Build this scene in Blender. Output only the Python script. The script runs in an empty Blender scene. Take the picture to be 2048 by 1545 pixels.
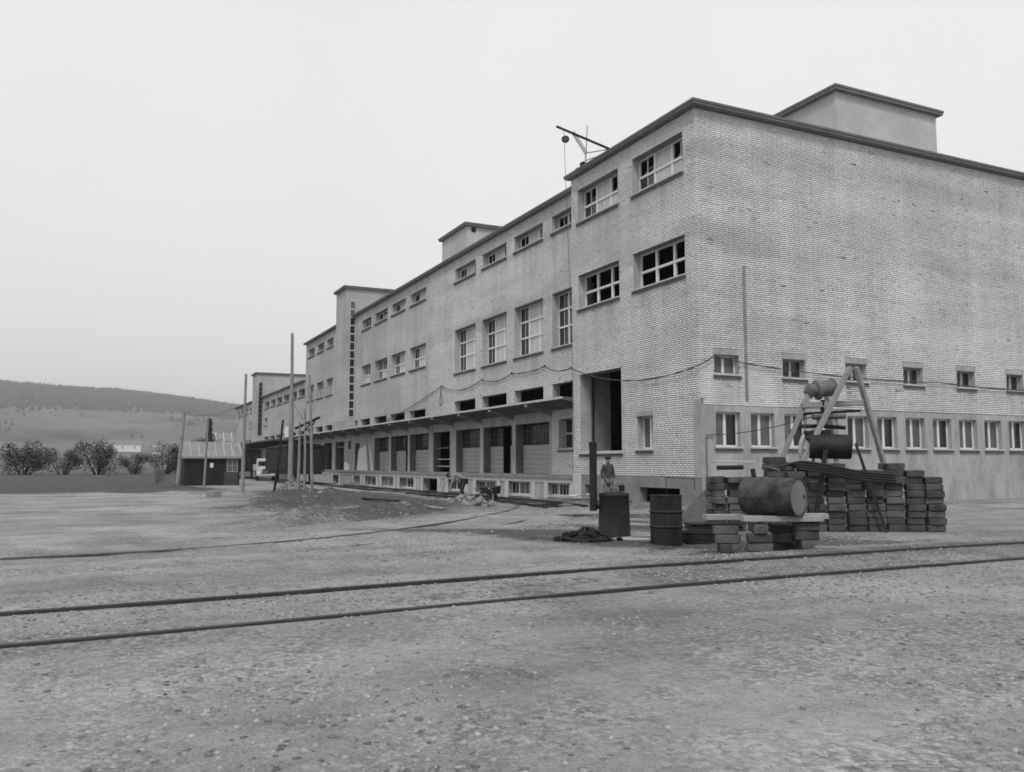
import bpy, bmesh, math, random
import numpy as np
from mathutils import Vector, Matrix

random.seed(7)
RNG = np.random.default_rng(11)
scene = bpy.context.scene
COL = scene.collection

# ---------------------------------------------------------------- camera, sky, sun, exposure
cam_d = bpy.data.cameras.new('camera')
cam = bpy.data.objects.new('camera', cam_d); COL.objects.link(cam)
CAM = Vector((23.865, -18.745, 1.45))
ROT = Matrix(((0.434, 0.082, 0.897), (0.901, -0.039, -0.432), (-0.001, 0.996, -0.091)))
_r = ROT.col[0].normalized(); _b = ROT.col[2].normalized()
_u = _b.cross(_r).normalized(); _r = _u.cross(_b)
M = Matrix((_r, _u, _b)).transposed().to_4x4(); M.translation = CAM
cam.matrix_world = M
cam_d.sensor_width = 36.0; cam_d.lens = 30.142
cam_d.clip_start = 0.1; cam_d.clip_end = 14000
scene.camera = cam

SUN_EL, SUN_AZ = math.radians(52), math.radians(-34)      # azimuth from +X towards +Y
world = bpy.data.worlds.new('World'); scene.world = world; world.use_nodes = True
wn = world.node_tree; wn.nodes.clear()
sky = wn.nodes.new('ShaderNodeTexSky'); sky.sky_type = 'NISHITA'; sky.sun_disc = False
sky.sun_elevation = SUN_EL; sky.sun_rotation = math.radians(90) - SUN_AZ
sky.air_density = 1.0; sky.dust_density = 6.0
bw = wn.nodes.new('ShaderNodeRGBToBW'); wn.links.new(sky.outputs[0], bw.inputs[0])
sc_ = wn.nodes.new('ShaderNodeMath'); sc_.operation = 'MULTIPLY'; sc_.inputs[1].default_value = 0.10
wn.links.new(bw.outputs[0], sc_.inputs[0])
mx = wn.nodes.new('ShaderNodeMix'); mx.data_type = 'FLOAT'; mx.inputs[0].default_value = 0.88
wn.links.new(sc_.outputs[0], mx.inputs[2]); mx.inputs[3].default_value = 0.89   # even cloud cover
bg = wn.nodes.new('ShaderNodeBackground'); bg.inputs[1].default_value = 1.0
wo = wn.nodes.new('ShaderNodeOutputWorld')
_tc = wn.nodes.new('ShaderNodeTexCoord'); _cn = wn.nodes.new('ShaderNodeTexNoise'); _cn.inputs['Scale'].default_value = 1.6; _cn.inputs['Detail'].default_value = 6
wn.links.new(_tc.outputs['Generated'], _cn.inputs['Vector'])
_cr = wn.nodes.new('ShaderNodeMapRange'); _cr.inputs[1].default_value = .3; _cr.inputs[2].default_value = .7; _cr.inputs[3].default_value = .95; _cr.inputs[4].default_value = 1.04
wn.links.new(_cn.outputs['Fac'], _cr.inputs[0])
_cm = wn.nodes.new('ShaderNodeMath'); _cm.operation = 'MULTIPLY'; wn.links.new(mx.outputs[0], _cm.inputs[0]); wn.links.new(_cr.outputs[0], _cm.inputs[1])
wn.links.new(_cm.outputs[0], bg.inputs[0]); wn.links.new(bg.outputs[0], wo.inputs[0])

sun_d = bpy.data.lights.new('sun', 'SUN'); sun_d.energy = 1.5; sun_d.angle = math.radians(12)
sun = bpy.data.objects.new('sun', sun_d); COL.objects.link(sun)
_sd = Vector((math.cos(SUN_EL) * math.cos(SUN_AZ), math.cos(SUN_EL) * math.sin(SUN_AZ), math.sin(SUN_EL)))
sun.rotation_euler = _sd.to_track_quat('Z', 'Y').to_euler(); sun.location = (0, 0, 60)

scene.view_settings.view_transform = 'Standard'; scene.view_settings.look = 'None'
scene.view_settings.exposure = 0.18; scene.view_settings.gamma = 1.0
scene.view_settings.use_curve_mapping = False
scene.render.engine = 'CYCLES'
scene.cycles.filter_width = 1.7
scene.cycles.max_bounces = 6
scene.cycles.use_denoising = True

# ---------------------------------------------------------------- materials (all grey: black-and-white film)
MATS = {}
def _nodes(name):
    m = bpy.data.materials.new(name); m.use_nodes = True
    nt = m.node_tree; b = nt.nodes['Principled BSDF']
    return m, nt, b
def N(nt, kind, **kw):
    n = nt.nodes.new(kind)
    for k, v in kw.items(): setattr(n, k, v)
    return n
def math_n(nt, op, a, b=None, c=None, clamp=False):
    n = nt.nodes.new('ShaderNodeMath'); n.operation = op; n.use_clamp = clamp
    for i, x in enumerate((a, b, c)):
        if x is None: continue
        if hasattr(x, 'is_output'): nt.links.new(x, n.inputs[i])
        else: n.inputs[i].default_value = x
    return n.outputs[0]
def noise(nt, vec, scale, detail=4, rough=.6):
    n = nt.nodes.new('ShaderNodeTexNoise'); n.inputs['Scale'].default_value = scale
    n.inputs['Detail'].default_value = detail; n.inputs['Roughness'].default_value = rough
    if vec is not None: nt.links.new(vec, n.inputs['Vector'])
    return n.outputs['Fac']
def remap(nt, v, a, b, c, d):
    n = nt.nodes.new('ShaderNodeMapRange'); n.inputs[1].default_value = a; n.inputs[2].default_value = b
    n.inputs[3].default_value = c; n.inputs[4].default_value = d
    nt.links.new(v, n.inputs[0]); return n.outputs[0]
def stretch(nt, vec, s):
    n = nt.nodes.new('ShaderNodeVectorMath'); n.operation = 'MULTIPLY'; n.inputs[1].default_value = s
    nt.links.new(vec, n.inputs[0]); return n.outputs[0]
def bump(nt, b, h, strength, dist):
    n = nt.nodes.new('ShaderNodeBump'); n.inputs['Strength'].default_value = strength; n.inputs['Distance'].default_value = dist
    nt.links.new(h, n.inputs['Height']); nt.links.new(n.outputs[0], b.inputs['Normal'])
def mat(name, lo, hi=None, scale=3.0, rough=.9, bmp=0.0, bscale=None, spec=.25, metal=0.0, st=None, lo2=None):
    if name in MATS: return MATS[name]
    hi = lo if hi is None else hi
    m, nt, b = _nodes(name)
    g = N(nt, 'ShaderNodeNewGeometry').outputs['Position']
    if st: g = stretch(nt, g, st)
    f = noise(nt, g, scale, 6, .62)
    f2 = noise(nt, g, scale * 6.3, 3, .6)
    f = math_n(nt, 'ADD', math_n(nt, 'MULTIPLY', f, .7), math_n(nt, 'MULTIPLY', f2, .3))
    v = remap(nt, f, .36, .64, lo, hi)
    nt.links.new(v, b.inputs['Base Color'])
    b.inputs['Roughness'].default_value = rough; b.inputs['Specular IOR Level'].default_value = spec
    b.inputs['Metallic'].default_value = metal
    if bmp:
        bump(nt, b, noise(nt, g, bscale or scale * 8, 5, .65), .8, bmp)
    MATS[name] = m; return m

def brick_mat():
    m, nt, b = _nodes('pale_brick')
    g = N(nt, 'ShaderNodeNewGeometry').outputs['Position']
    at = N(nt, 'ShaderNodeAttribute'); at.attribute_name = 'tint'
    big = remap(nt, noise(nt, g, .22, 5, .6), .38, .62, .90, 1.04)
    stk = remap(nt, noise(nt, stretch(nt, g, (1.6, 1.6, .10)), 1.0, 5, .65), .36, .6, .92, 1.03)
    band = remap(nt, noise(nt, stretch(nt, g, (.12, .12, .8)), 1.0, 5, .65), .4, .6, .88, 1.03)
    fine = remap(nt, noise(nt, g, 40, 2, .5), .3, .7, .9, 1.1)
    v = math_n(nt, 'MULTIPLY', at.outputs['Fac'], big); v = math_n(nt, 'MULTIPLY', v, stk)
    v = math_n(nt, 'MULTIPLY', v, band); v = math_n(nt, 'MULTIPLY', v, fine)
    v = math_n(nt, 'MULTIPLY', v, .68)
    nt.links.new(v, b.inputs['Base Color']); b.inputs['Roughness'].default_value = .92
    b.inputs['Specular IOR Level'].default_value = .2
    return m
def far_brick_mat():
    m, nt, b = _nodes('distant_brick')
    g = N(nt, 'ShaderNodeNewGeometry').outputs['Position']
    sp = N(nt, 'ShaderNodeSeparateXYZ'); nt.links.new(g, sp.inputs[0])
    cb = N(nt, 'ShaderNodeCombineXYZ')
    nt.links.new(math_n(nt, 'ADD', sp.outputs[0], sp.outputs[1]), cb.inputs[0]); nt.links.new(sp.outputs[2], cb.inputs[1])
    br = N(nt, 'ShaderNodeTexBrick'); nt.links.new(cb.outputs[0], br.inputs['Vector'])
    br.inputs['Scale'].default_value = 1.0; br.inputs['Brick Width'].default_value = .24
    br.inputs['Row Height'].default_value = .077; br.inputs['Mortar Size'].default_value = .012
    br.inputs['Color1'].default_value = (.46, .46, .46, 1); br.inputs['Color2'].default_value = (.56, .56, .56, 1)
    br.inputs['Mortar'].default_value = (.36, .36, .36, 1)
    big = remap(nt, noise(nt, g, .16, 5, .6), .38, .62, .86, 1.04)
    stk = remap(nt, noise(nt, stretch(nt, g, (1.2, 1.2, .08)), 1.0, 5, .65), .36, .6, .86, 1.03)
    bnd = remap(nt, noise(nt, stretch(nt, g, (.1, .1, .8)), 1.0, 4, .6), .4, .62, .9, 1.03)
    mm = N(nt, 'ShaderNodeRGBToBW'); nt.links.new(br.outputs['Color'], mm.inputs[0])
    v = math_n(nt, 'MULTIPLY', mm.outputs[0], big); v = math_n(nt, 'MULTIPLY', v, stk); v = math_n(nt, 'MULTIPLY', v, bnd)
    nt.links.new(v, b.inputs['Base Color']); b.inputs['Roughness'].default_value = .95
    b.inputs['Specular IOR Level'].default_value = .2
    return m
def ground_mat():
    m, nt, b = _nodes('yard_gravel')
    g = N(nt, 'ShaderNodeNewGeometry').outputs['Position']
    at = N(nt, 'ShaderNodeAttribute'); at.attribute_name = 'soil'
    n1 = noise(nt, g, 1.3, 8, .7); n2 = noise(nt, g, 9, 6, .7); n3 = noise(nt, g, 55, 3, .6)
    stv = noise(nt, stretch(nt, g, (.5, .14, 1)), 1.0, 6, .65)
    road = remap(nt, math_n(nt, 'ADD', math_n(nt, 'MULTIPLY', n1, .5), math_n(nt, 'MULTIPLY', n2, .5)), .35, .65, .28, .40)
    road = math_n(nt, 'MULTIPLY', road, remap(nt, stv, .36, .62, .74, 1.12))
    road = math_n(nt, 'MULTIPLY', road, remap(nt, n3, .32, .68, .84, 1.16))
    pt0 = noise(nt, g, .42, 5, .7)
    road = math_n(nt, 'MULTIPLY', road, remap(nt, pt0, .36, .62, .76, 1.14))
    soil = remap(nt, math_n(nt, 'ADD', math_n(nt, 'MULTIPLY', n2, .6), math_n(nt, 'MULTIPLY', n1, .4)), .4, .64, .045, .16)
    soil = math_n(nt, 'MULTIPLY', soil, remap(nt, n3, .32, .68, .75, 1.25))
    vo = N(nt, 'ShaderNodeTexVoronoi'); vo.inputs['Scale'].default_value = 26; nt.links.new(g, vo.inputs['Vector'])
    vb = N(nt, 'ShaderNodeRGBToBW'); nt.links.new(vo.outputs['Color'], vb.inputs[0])
    gm_ = remap(nt, noise(nt, g, .9, 5, .7), .42, .62, .15, 1)
    gv = math_n(nt, 'ADD', 1.0, math_n(nt, 'MULTIPLY', gm_, remap(nt, vb.outputs[0], .2, .8, -.34, .34)))
    ed = remap(nt, vo.outputs['Distance'], .25, .75, 1.06, .72)
    gv = math_n(nt, 'MULTIPLY', gv, math_n(nt, 'ADD', 1.0, math_n(nt, 'MULTIPLY', gm_, math_n(nt, 'SUBTRACT', ed, 1.0))))
    road = math_n(nt, 'MULTIPLY', road, gv); soil = math_n(nt, 'MULTIPLY', soil, gv)
    k = math_n(nt, 'ADD', at.outputs['Fac'], remap(nt, n2, .3, .7, -.42, .42))
    k = math_n(nt, 'ADD', k, remap(nt, n1, .3, .7, -.34, .34))
    k = remap(nt, k, .3, .72, 0, 1)
    mxn = N(nt, 'ShaderNodeMix'); mxn.data_type = 'FLOAT'
    nt.links.new(k, mxn.inputs[0]); nt.links.new(road, mxn.inputs[2]); nt.links.new(soil, mxn.inputs[3])
    nt.links.new(mxn.outputs[0], b.inputs['Base Color'])
    b.inputs['Roughness'].default_value = .95; b.inputs['Specular IOR Level'].default_value = .15
    hh = math_n(nt, 'ADD', math_n(nt, 'MULTIPLY', n2, .7), math_n(nt, 'MULTIPLY', n3, .3))
    hh = math_n(nt, 'SUBTRACT', hh, math_n(nt, 'MULTIPLY', math_n(nt, 'MULTIPLY', vo.outputs['Distance'], gm_), .25))
    bump(nt, b, hh, 1.0, .09)
    return m
def glass_mat(name, base, rough):
    m, nt, b = _nodes(name)
    g = N(nt, 'ShaderNodeNewGeometry').outputs['Position']
    v = remap(nt, noise(nt, g, 1.7, 4, .6), .35, .65, base * .8, base * 1.2)
    nt.links.new(v, b.inputs['Base Color']); b.inputs['Roughness'].default_value = rough
    b.inputs['Specular IOR Level'].default_value = .5; b.inputs['IOR'].default_value = 1.5
    bump(nt, b, noise(nt, g, 2.2, 2, .5), .15, .02)
    return m

BRICK = brick_mat(); FARBRICK = far_brick_mat(); GROUND = ground_mat()
MORTAR = mat('mortar', .17, .26, 2.0, bmp=.01, bscale=30)
CONC = mat('concrete', .25, .44, 1.3, bmp=.008, bscale=14, st=(1, 1, .35))
CONCLT = mat('pale_concrete', .42, .56, 1.4, bmp=.008, bscale=14)
CONCDK = mat('dark_and_shade_concrete', .17, .27, 1.2, bmp=.01, bscale=12)  # plain dark concrete; on opening soffits it paints in their shade
CORN = mat('cornice_sheet', .11, .15, 2.0, rough=.6, spec=.4)
CORN2 = mat('cornice_board', .15, .20, 2.0, rough=.7)
RENDER = mat('cement_render', .40, .52, .7, bmp=.006, bscale=9)
WHITE = mat('white_paint', .62, .74, 4.0, rough=.55, spec=.4)
GREYP = mat('grey_paint', .34, .42, 4.0, rough=.6)
SILL = mat('sill_concrete', .40, .52, 2.5, bmp=.004, bscale=30)
GLASS = glass_mat('window_glass', .022, .07)
PALEGL = mat('pale_glass', .40, .50, 1.5, rough=.35, spec=.5)  # evenly pale panes
GREYGL = mat('grey_glass', .07, .13, 1.5, rough=.3, spec=.5)  # grey panes; in the low end windows reflection is put into the colour
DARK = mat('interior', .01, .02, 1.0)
WOODLT = mat('new_board', .34, .44, 2.0, st=(1, 1, 6), bmp=.004, bscale=20)
WOODMD = mat('weathered_wood', .20, .30, 2.5, bmp=.006, bscale=22)
WOODDK = mat('tarred_wood', .016, .032, 2.0, bmp=.006, bscale=16)
STEELDK = mat('sooty_steel', .004, .024, 3.0, rough=.6, bmp=.004, bscale=20, spec=.3)
STEELMD = mat('painted_steel', .07, .15, 4.0, rough=.55, spec=.4, bmp=.003, bscale=25)
DRUMLID = mat('dusty_drum_lid', .13, .19, 5.0, rough=.6, spec=.35, bmp=.003, bscale=30)
DRUMSIDE = mat('scuffed_drum', .004, .075, 4.0, rough=.55, spec=.4, bmp=.004, bscale=18)
RAILD = mat('dusty_rail', .06, .12, 5.0, rough=.7, bmp=.002, bscale=30)
RAIL = mat('rail_steel', .018, .04, 5.0, rough=.6, spec=.4, bmp=.002, bscale=30)
BLOCK = mat('cement_block', .032, .085, 3.0, bmp=.012, bscale=22)
def peb_mat():
    m, nt, b = _nodes('pebble'); gi = N(nt, 'ShaderNodeNewGeometry')
    nt.links.new(math_n(nt, 'MULTIPLY', remap(nt, gi.outputs['Random Per Island'], 0, 1, .10, .34), remap(nt, noise(nt, gi.outputs['Position'], 60, 3, .6), .3, .7, .8, 1.2)), b.inputs['Base Color'])
    b.inputs['Roughness'].default_value = .9; b.inputs['Specular IOR Level'].default_value = .2
    return m
BLOCK2 = mat('sandy_block', .06, .13, 3.0, bmp=.012, bscale=22)
STONE = mat('pale_rubble', .14, .24, 4.0, bmp=.02, bscale=10)
PEB = peb_mat()
CINDER = mat('cinder', .008, .03, 6.0, bmp=.02, bscale=20)
SAND = mat('sand', .06, .10, 3.0, bmp=.03, bscale=14)
ROOFHUT = mat('roofing_felt', .17, .27, 2.0, bmp=.006, bscale=12)
RUBBER = mat('rubber', .02, .03, 4.0, rough=.7)
TRUCK = mat('truck_paint', .42, .55, 3.0, rough=.45, spec=.45)
SKIN = mat('skin', .20, .26, 8.0, rough=.6)
JACKET = mat('work_jacket', .03, .075, 7.0, bmp=.02, bscale=9)
SHIRT = mat('pale_shirt', .17, .25, 7.0, bmp=.02, bscale=9)
TROUS = mat('dark_trousers', .02, .04, 7.0, bmp=.02, bscale=9)
GREYCLOTH = mat('grey_cloth', .10, .16, 7.0, bmp=.02, bscale=9)
PLANKM = mat('scaffold_plank', .24, .34, 2.5, bmp=.006, bscale=22)
CAPM = mat('cap_cloth', .02, .035, 7.0)
ROPE = mat('rope', .10, .16, 8.0)
CABLE = mat('cable', .05, .08, 8.0)
LEAF = mat('conifer', .04, .085, .05, rough=.95)
FIELD = mat('hill_field', .04, .15, .006)
CANSHADE = mat('shade_toned_canopy', .09, .14, 1.2, bmp=.006, bscale=10)  # shade under the canopies is put into this dark tone
DOOR = mat('door_boarding', .30, .40, 2.0, st=(.6, .6, 4), bmp=.003, bscale=20)
SHADECON = mat('shade_toned_concrete', .10, .16, 2.0, bmp=.006, bscale=14)  # shade put into the tone of door reveals and strips below sills
TARP = mat('pale_sheet', .50, .62, 4.0, bmp=.02, bscale=5)

# ---------------------------------------------------------------- helpers
class MB:
    def __init__(s): s.v = []; s.f = []
    def add(s, vs, fs):
        o = len(s.v); s.v += [tuple(p) for p in vs]; s.f += [tuple(i + o for i in q) for q in fs]; return s
    def box(s, x0, x1, y0, y1, z0, z1):
        return s.add([(x0,y0,z0),(x1,y0,z0),(x1,y1,z0),(x0,y1,z0),(x0,y0,z1),(x1,y0,z1),(x1,y1,z1),(x0,y1,z1)],
                     [(0,3,2,1),(4,5,6,7),(0,1,5,4),(1,2,6,5),(2,3,7,6),(3,0,4,7)])
    def bar(s, p0, p1, w, h, up=(0, 0, 1)):
        p0 = Vector(p0); p1 = Vector(p1); d = (p1 - p0).normalized(); u = Vector(up)
        if abs(d.dot(u)) > .98: u = Vector((1, 0, 0))
        a = d.cross(u).normalized(); b = a.cross(d).normalized(); vs = []
        for p in (p0, p1):
            for i, j in ((-1,-1),(1,-1),(1,1),(-1,1)): vs.append(p + a * (i * w / 2) + b * (j * h / 2))
        return s.add(vs, [(0,1,2,3),(4,7,6,5),(0,4,5,1),(1,5,6,2),(2,6,7,3),(3,7,4,0)])
    def tube(s, pts, rad, n=8, cap=True):
        pts = [Vector(p) for p in pts]; k = len(pts)
        rad = rad if isinstance(rad, (list, tuple)) else [rad] * k
        o = len(s.v); ref = Vector((0, 0, 1)); last = None
        for i, p in enumerate(pts):
            d = (pts[min(i + 1, k - 1)] - pts[max(i - 1, 0)]).normalized()
            if last is None:
                a = d.cross(ref) if abs(d.dot(ref)) < .95 else d.cross(Vector((1, 0, 0)))
            else: a = last - d * last.dot(d)
            a.normalize(); b = d.cross(a); last = a
            for j in range(n):
                t = 2 * math.pi * j / n; s.v.append(tuple(p + (a * math.cos(t) + b * math.sin(t)) * rad[i]))
        for i in range(k - 1):
            for j in range(n):
                q = o + i * n; j2 = (j + 1) % n; s.f.append((q + j, q + j2, q + n + j2, q + n + j))
        if cap: s.f.append(tuple(o + j for j in range(n))[::-1]); s.f.append(tuple(o + (k - 1) * n + j for j in range(n)))
        return s
    def lathe(s, prof, n=28, M=None, cap=True):
        o = len(s.v); M = M or Matrix.Identity(4)
        for r, z in prof:
            for j in range(n):
                t = 2 * math.pi * j / n; s.v.append(tuple(M @ Vector((r * math.cos(t), r * math.sin(t), z))))
        for i in range(len(prof) - 1):
            for j in range(n):
                q = o + i * n; j2 = (j + 1) % n; s.f.append((q + j, q + j2, q + n + j2, q + n + j))
        if cap: s.f.append(tuple(o + j for j in range(n))[::-1]); s.f.append(tuple(o + (len(prof) - 1) * n + j for j in range(n)))
        return s
    def prism(s, poly, x0, x1, axis=0):
        n = len(poly); vs = []
        for t in (x0, x1):
            for a, b in poly: vs.append((t, a, b) if axis == 0 else ((a, t, b) if axis == 1 else (a, b, t)))
        fs = [tuple(range(n))[::-1], tuple(range(n, 2 * n))]
        for i in range(n): fs.append((i, (i + 1) % n, n + (i + 1) % n, n + i))
        return s.add(vs, fs)
    def mesh(s, name, m=None, smooth=False, bevel=0.0):
        me = bpy.data.meshes.new(name); me.from_pydata(s.v, [], s.f)
        bm = bmesh.new(); bm.from_mesh(me); bmesh.ops.recalc_face_normals(bm, faces=bm.faces)
        if bevel: bmesh.ops.bevel(bm, geom=list(bm.edges), offset=bevel, segments=1, affect='EDGES', profile=.5)
        bm.to_mesh(me); bm.free()
        if smooth:
            me.shade_smooth()
            try: me.set_sharp_from_angle(angle=math.radians(40))
            except Exception: pass
        if m: me.materials.append(m)
        return me
    def build(s, name, m, parent=None, smooth=False, bevel=0.0, loc=(0, 0, 0), rotz=0.0):
        return obj(name, s.mesh(name, m, smooth, bevel), parent, loc, rotz)
def obj(name, me, parent=None, loc=(0, 0, 0), rotz=0.0):
    o = bpy.data.objects.new(name, me); COL.objects.link(o); o.location = loc; o.rotation_euler = (0, 0, rotz)
    if parent: o.parent = parent
    return o
def tag(o, label=None, cat=None, group=None, kind=None):
    if label: o['label'] = label
    if cat: o['category'] = cat
    if group: o['group'] = group
    if kind: o['kind'] = kind
    return o
def empty(name, loc=(0, 0, 0), rotz=0.0, parent=None):
    o = bpy.data.objects.new(name, None); COL.objects.link(o); o.location = loc; o.rotation_euler = (0, 0, rotz)
    o.empty_display_size = .2
    if parent: o.parent = parent
    return o
def copy_tree(o, parent=None):
    c = o.copy(); COL.objects.link(c); c.parent = parent
    for ch in o.children: copy_tree(ch, c)
    return c
def smooth01(t): t = np.clip(t, 0, 1); return t * t * (3 - 2 * t)
_lat = RNG.random((256, 256))
def vnoise(x, y, s):
    x = np.asarray(x, float) * s + 137.3; y = np.asarray(y, float) * s + 71.7
    xi = np.floor(x).astype(int); yi = np.floor(y).astype(int); fx = smooth01(x - xi); fy = smooth01(y - yi)
    g = lambda a, b: _lat[a % 256, b % 256]
    return (g(xi, yi) * (1 - fx) + g(xi + 1, yi) * fx) * (1 - fy) + (g(xi, yi + 1) * (1 - fx) + g(xi + 1, yi + 1) * fx) * fy - .5
def fnoise(x, y, s): return vnoise(x, y, s) + .5 * vnoise(x, y, s * 2.1) + .25 * vnoise(x, y, s * 4.3)

# ---------------------------------------------------------------- ground
BANKS = [  # x, y, half-length, half-width, direction, height: spoil heaps and banks
    (2.0, -13.9, 1.7, 1.2, 2.3, .46), (-.8, -11.3, 2.6, 1.3, 2.35, .42), (-3.9, -8.6, 2.6, 1.2, 2.5, .30),
    (-8.5, -11.0, 3.6, 1.5, 2.7, .42), (-5.2, -13.4, 2.2, .9, 2.5, .36), (-13.5, -11.6, 3.5, 1.1, .3, .45), (-14, -8.2, 5, 1.4, .2, .35),
    (-22, -8.0, 3, 1.6, .1, .35), (-33, -15.2, 5, 2.0, .25, .45), (-20, -12.6, 1.4, .8, .2, .25),
    (-36.5, -2.2, 2.2, 1.0, 0, .45), (-3.1, -3.0, .9, .7, 0, .35), (-1.0, -2.3, 1.0, .7, 0, .3),
    (6.0, -9.4, 1.0, .35, .7, .08), (4.8, -5.2, 1.2, .9, .6, .25)]
SOILS = [  # x, y, half-length, half-width, direction, strength
    (-1.4, -11.2, 5.6, 2.3, 2.36, .92), (-7.5, -12.0, 5, 2.6, 2.5, .9), (-10, -9.4, 8.5, 3.6, .25, .9), (-18, -8.5, 9, 3.2, .1, .9), (-34, -15.0, 8, 2.6, .2, 1.2), (-27, -17, 4, 1.6, .1, .9),
    (8.6, -10.4, 2.6, 1.0, .2, .85), (10.8, -8.8, 2.2, 1.3, .8, 1.0), (6.5, -11.2, 3.4, .8, .95, .70), (12.9, -8.8, 1.6, .9, 1.1, .95), (7.2, -7.6, 2.5, 1.3, .6, .75), (4.8, -4.5, 3.5, 2.2, .6, .7),
    (11.5, -6.5, 2.5, 1.5, 1.1, .7), (-20, -2, 34, 2.3, 0, .62), (-70, -3, 34, 3.3, 0, .7), (16, -11, 8, .8, 1.57, .42), (14.6, -8.6, 5, .9, 1.5, .55)]
def rot_d(x, y, e):
    c, s = math.cos(e[4]), math.sin(e[4]); dx = x - e[0]; dy = y - e[1]
    return (dx * c - dy * s * -1) / e[2], (-dx * s + dy * c) / e[3]
def ground_z(x, y):
    x = np.asarray(x, float); y = np.asarray(y, float)
    h = -.24 * smooth01((y + 3.6) / 2.2) * smooth01((-9.2 - x) / 1.5)
    h = h + .202 * smooth01((x - 12.2) / 2.5) + .018 * np.exp(-((x - 16.75) / .35) ** 2) * smooth01((-14 - y) / 1.5)
    near = smooth01((45 - np.hypot(x, y + 8)) / 12)
    h = h + near * (1 - .75 * smooth01((x - 12.8) / 1.2) * smooth01((18.2 - x) / 1)) * (.05 * fnoise(x, y, .35) + .018 * fnoise(x, y, 2.3))
    rd = np.hypot(x + 6, y + 19)
    for q in (15.2, 16.7, 10.4, 19.6, 21.1): h = h - .028 * np.exp(-((rd - q - .25 * fnoise(x, y, .15)) / .13) ** 2) * (x < 13.5)
    for e in BANKS:
        u, v = rot_d(x, y, e); h = h + .60 * e[5] * np.exp(-(u * u + v * v) * 1.4) * np.maximum(.15, .85 + 1.3 * fnoise(x, y, .95) + .5 * fnoise(x + 5, y, 3.1))
    return h
def gz(x, y): return float(ground_z(x, y))

def axis_points(stops):
    out = [stops[0][0]]
    for (a, _), (b, st) in zip(stops[:-1], stops[1:]):
        n = max(1, int(round((b - a) / st))); out += [a + (b - a) * (i + 1) / n for i in range(n)]
    return np.array(out)
gx = axis_points([(-7000, 0), (-1500, 900), (-400, 110), (-120, 20), (-60, 1.5), (-28, .5), (6, .22), (24, .13), (30, .5), (120, 10), (600, 80), (4000, 600)])
gy = axis_points([(-4000, 0), (-600, 500), (-120, 60), (-40, 8), (-24, .7), (-5, .16), (1, .3), (6, 1), (60, 6), (600, 60), (4000, 500)])
GX, GY = np.meshgrid(gx, gy, indexing='ij'); GZ = ground_z(GX, GY)
soil = np.zeros_like(GX)
for e in SOILS:
    u, v = rot_d(GX, GY, e); soil = np.maximum(soil, e[5] * np.exp(-np.maximum(u * u + v * v - .35, 0) * 1.3))
soil = np.maximum(soil, .95 * smooth01((-23 - GX) / 6) * smooth01((-14.2 - .10 * (GX + 24) - GY) / 1.6))
rd_ = np.hypot(GX + 6, GY + 19)
for q in (15.2, 16.7, 10.4, 19.6, 21.1): soil = soil + .22 * np.exp(-((rd_ - q - .25 * fnoise(GX, GY, .15)) / .18) ** 2) * (GX < 13.5)
soil = np.where(np.hypot(GX, GY) > 160, .75, soil)
nx, ny = len(gx), len(gy)
me = bpy.data.meshes.new('ground')
idx = np.arange(nx * ny).reshape(nx, ny)
fc = np.stack([idx[:-1, :-1], idx[1:, :-1], idx[1:, 1:], idx[:-1, 1:]], -1).reshape(-1, 4)
me.from_pydata(np.stack([GX, GY, GZ], -1).reshape(-1, 3).tolist(), [], fc.tolist())
a_ = me.attributes.new('soil', 'FLOAT', 'POINT'); a_.data.foreach_set('value', soil.reshape(-1).astype(np.float32))
me.materials.append(GROUND); me.shade_smooth()
tag(obj('ground', me), kind='structure')

# ---------------------------------------------------------------- warehouse
def wall_mesh(u0, u1, z0, z1, holes, depth, plane='y', pos=0.0, m=None, jamb=None, sgn=1):
    """A wall sheet in u,z with openings and their reveals. plane 'y': u is x, outward is -y; plane 'x': u is y, outward is +x."""
    us = sorted({u0, u1} | {max(u0, min(u1, q)) for h in holes for q in h[:2]})
    zs = sorted({z0, z1} | {max(z0, min(z1, q)) for h in holes for q in h[2:4]})
    mb = MB(); P = (lambda u, d, z: (u, pos + d, z)) if plane == 'y' else (lambda u, d, z: (pos - d, u, z))
    for a, b in zip(us[:-1], us[1:]):
        for c, d in zip(zs[:-1], zs[1:]):
            mu, mz = (a + b) / 2, (c + d) / 2
            if any(h[0] < mu < h[1] and h[2] < mz < h[3] for h in holes): continue
            mb.add([P(a, 0, c), P(b, 0, c), P(b, 0, d), P(a, 0, d)], [(0, 1, 2, 3)])
    nf = len(mb.f)
    for h in holes:
        a, b, c, d = max(u0, h[0]), min(u1, h[1]), max(z0, h[2]), min(z1, h[3]); D = h[4] if len(h) > 4 else depth
        mb.add([P(a,0,c),P(b,0,c),P(b,0,d),P(a,0,d),P(a,D,c),P(b,D,c),P(b,D,d),P(a,D,d)], [(0,4,5,1),(1,5,6,2),(2,6,7,3),(3,7,4,0)])
    me = bpy.data.meshes.new('wall'); me.from_pydata(mb.v, [], mb.f); me.materials.append(m)
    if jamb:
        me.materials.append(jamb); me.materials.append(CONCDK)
        for i in range(nf, len(mb.f)): me.polygons[i].material_index = 2 if (i - nf) % 4 == 2 else 1  # top faces darker: soffit shade put into the colour
    return me

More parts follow.
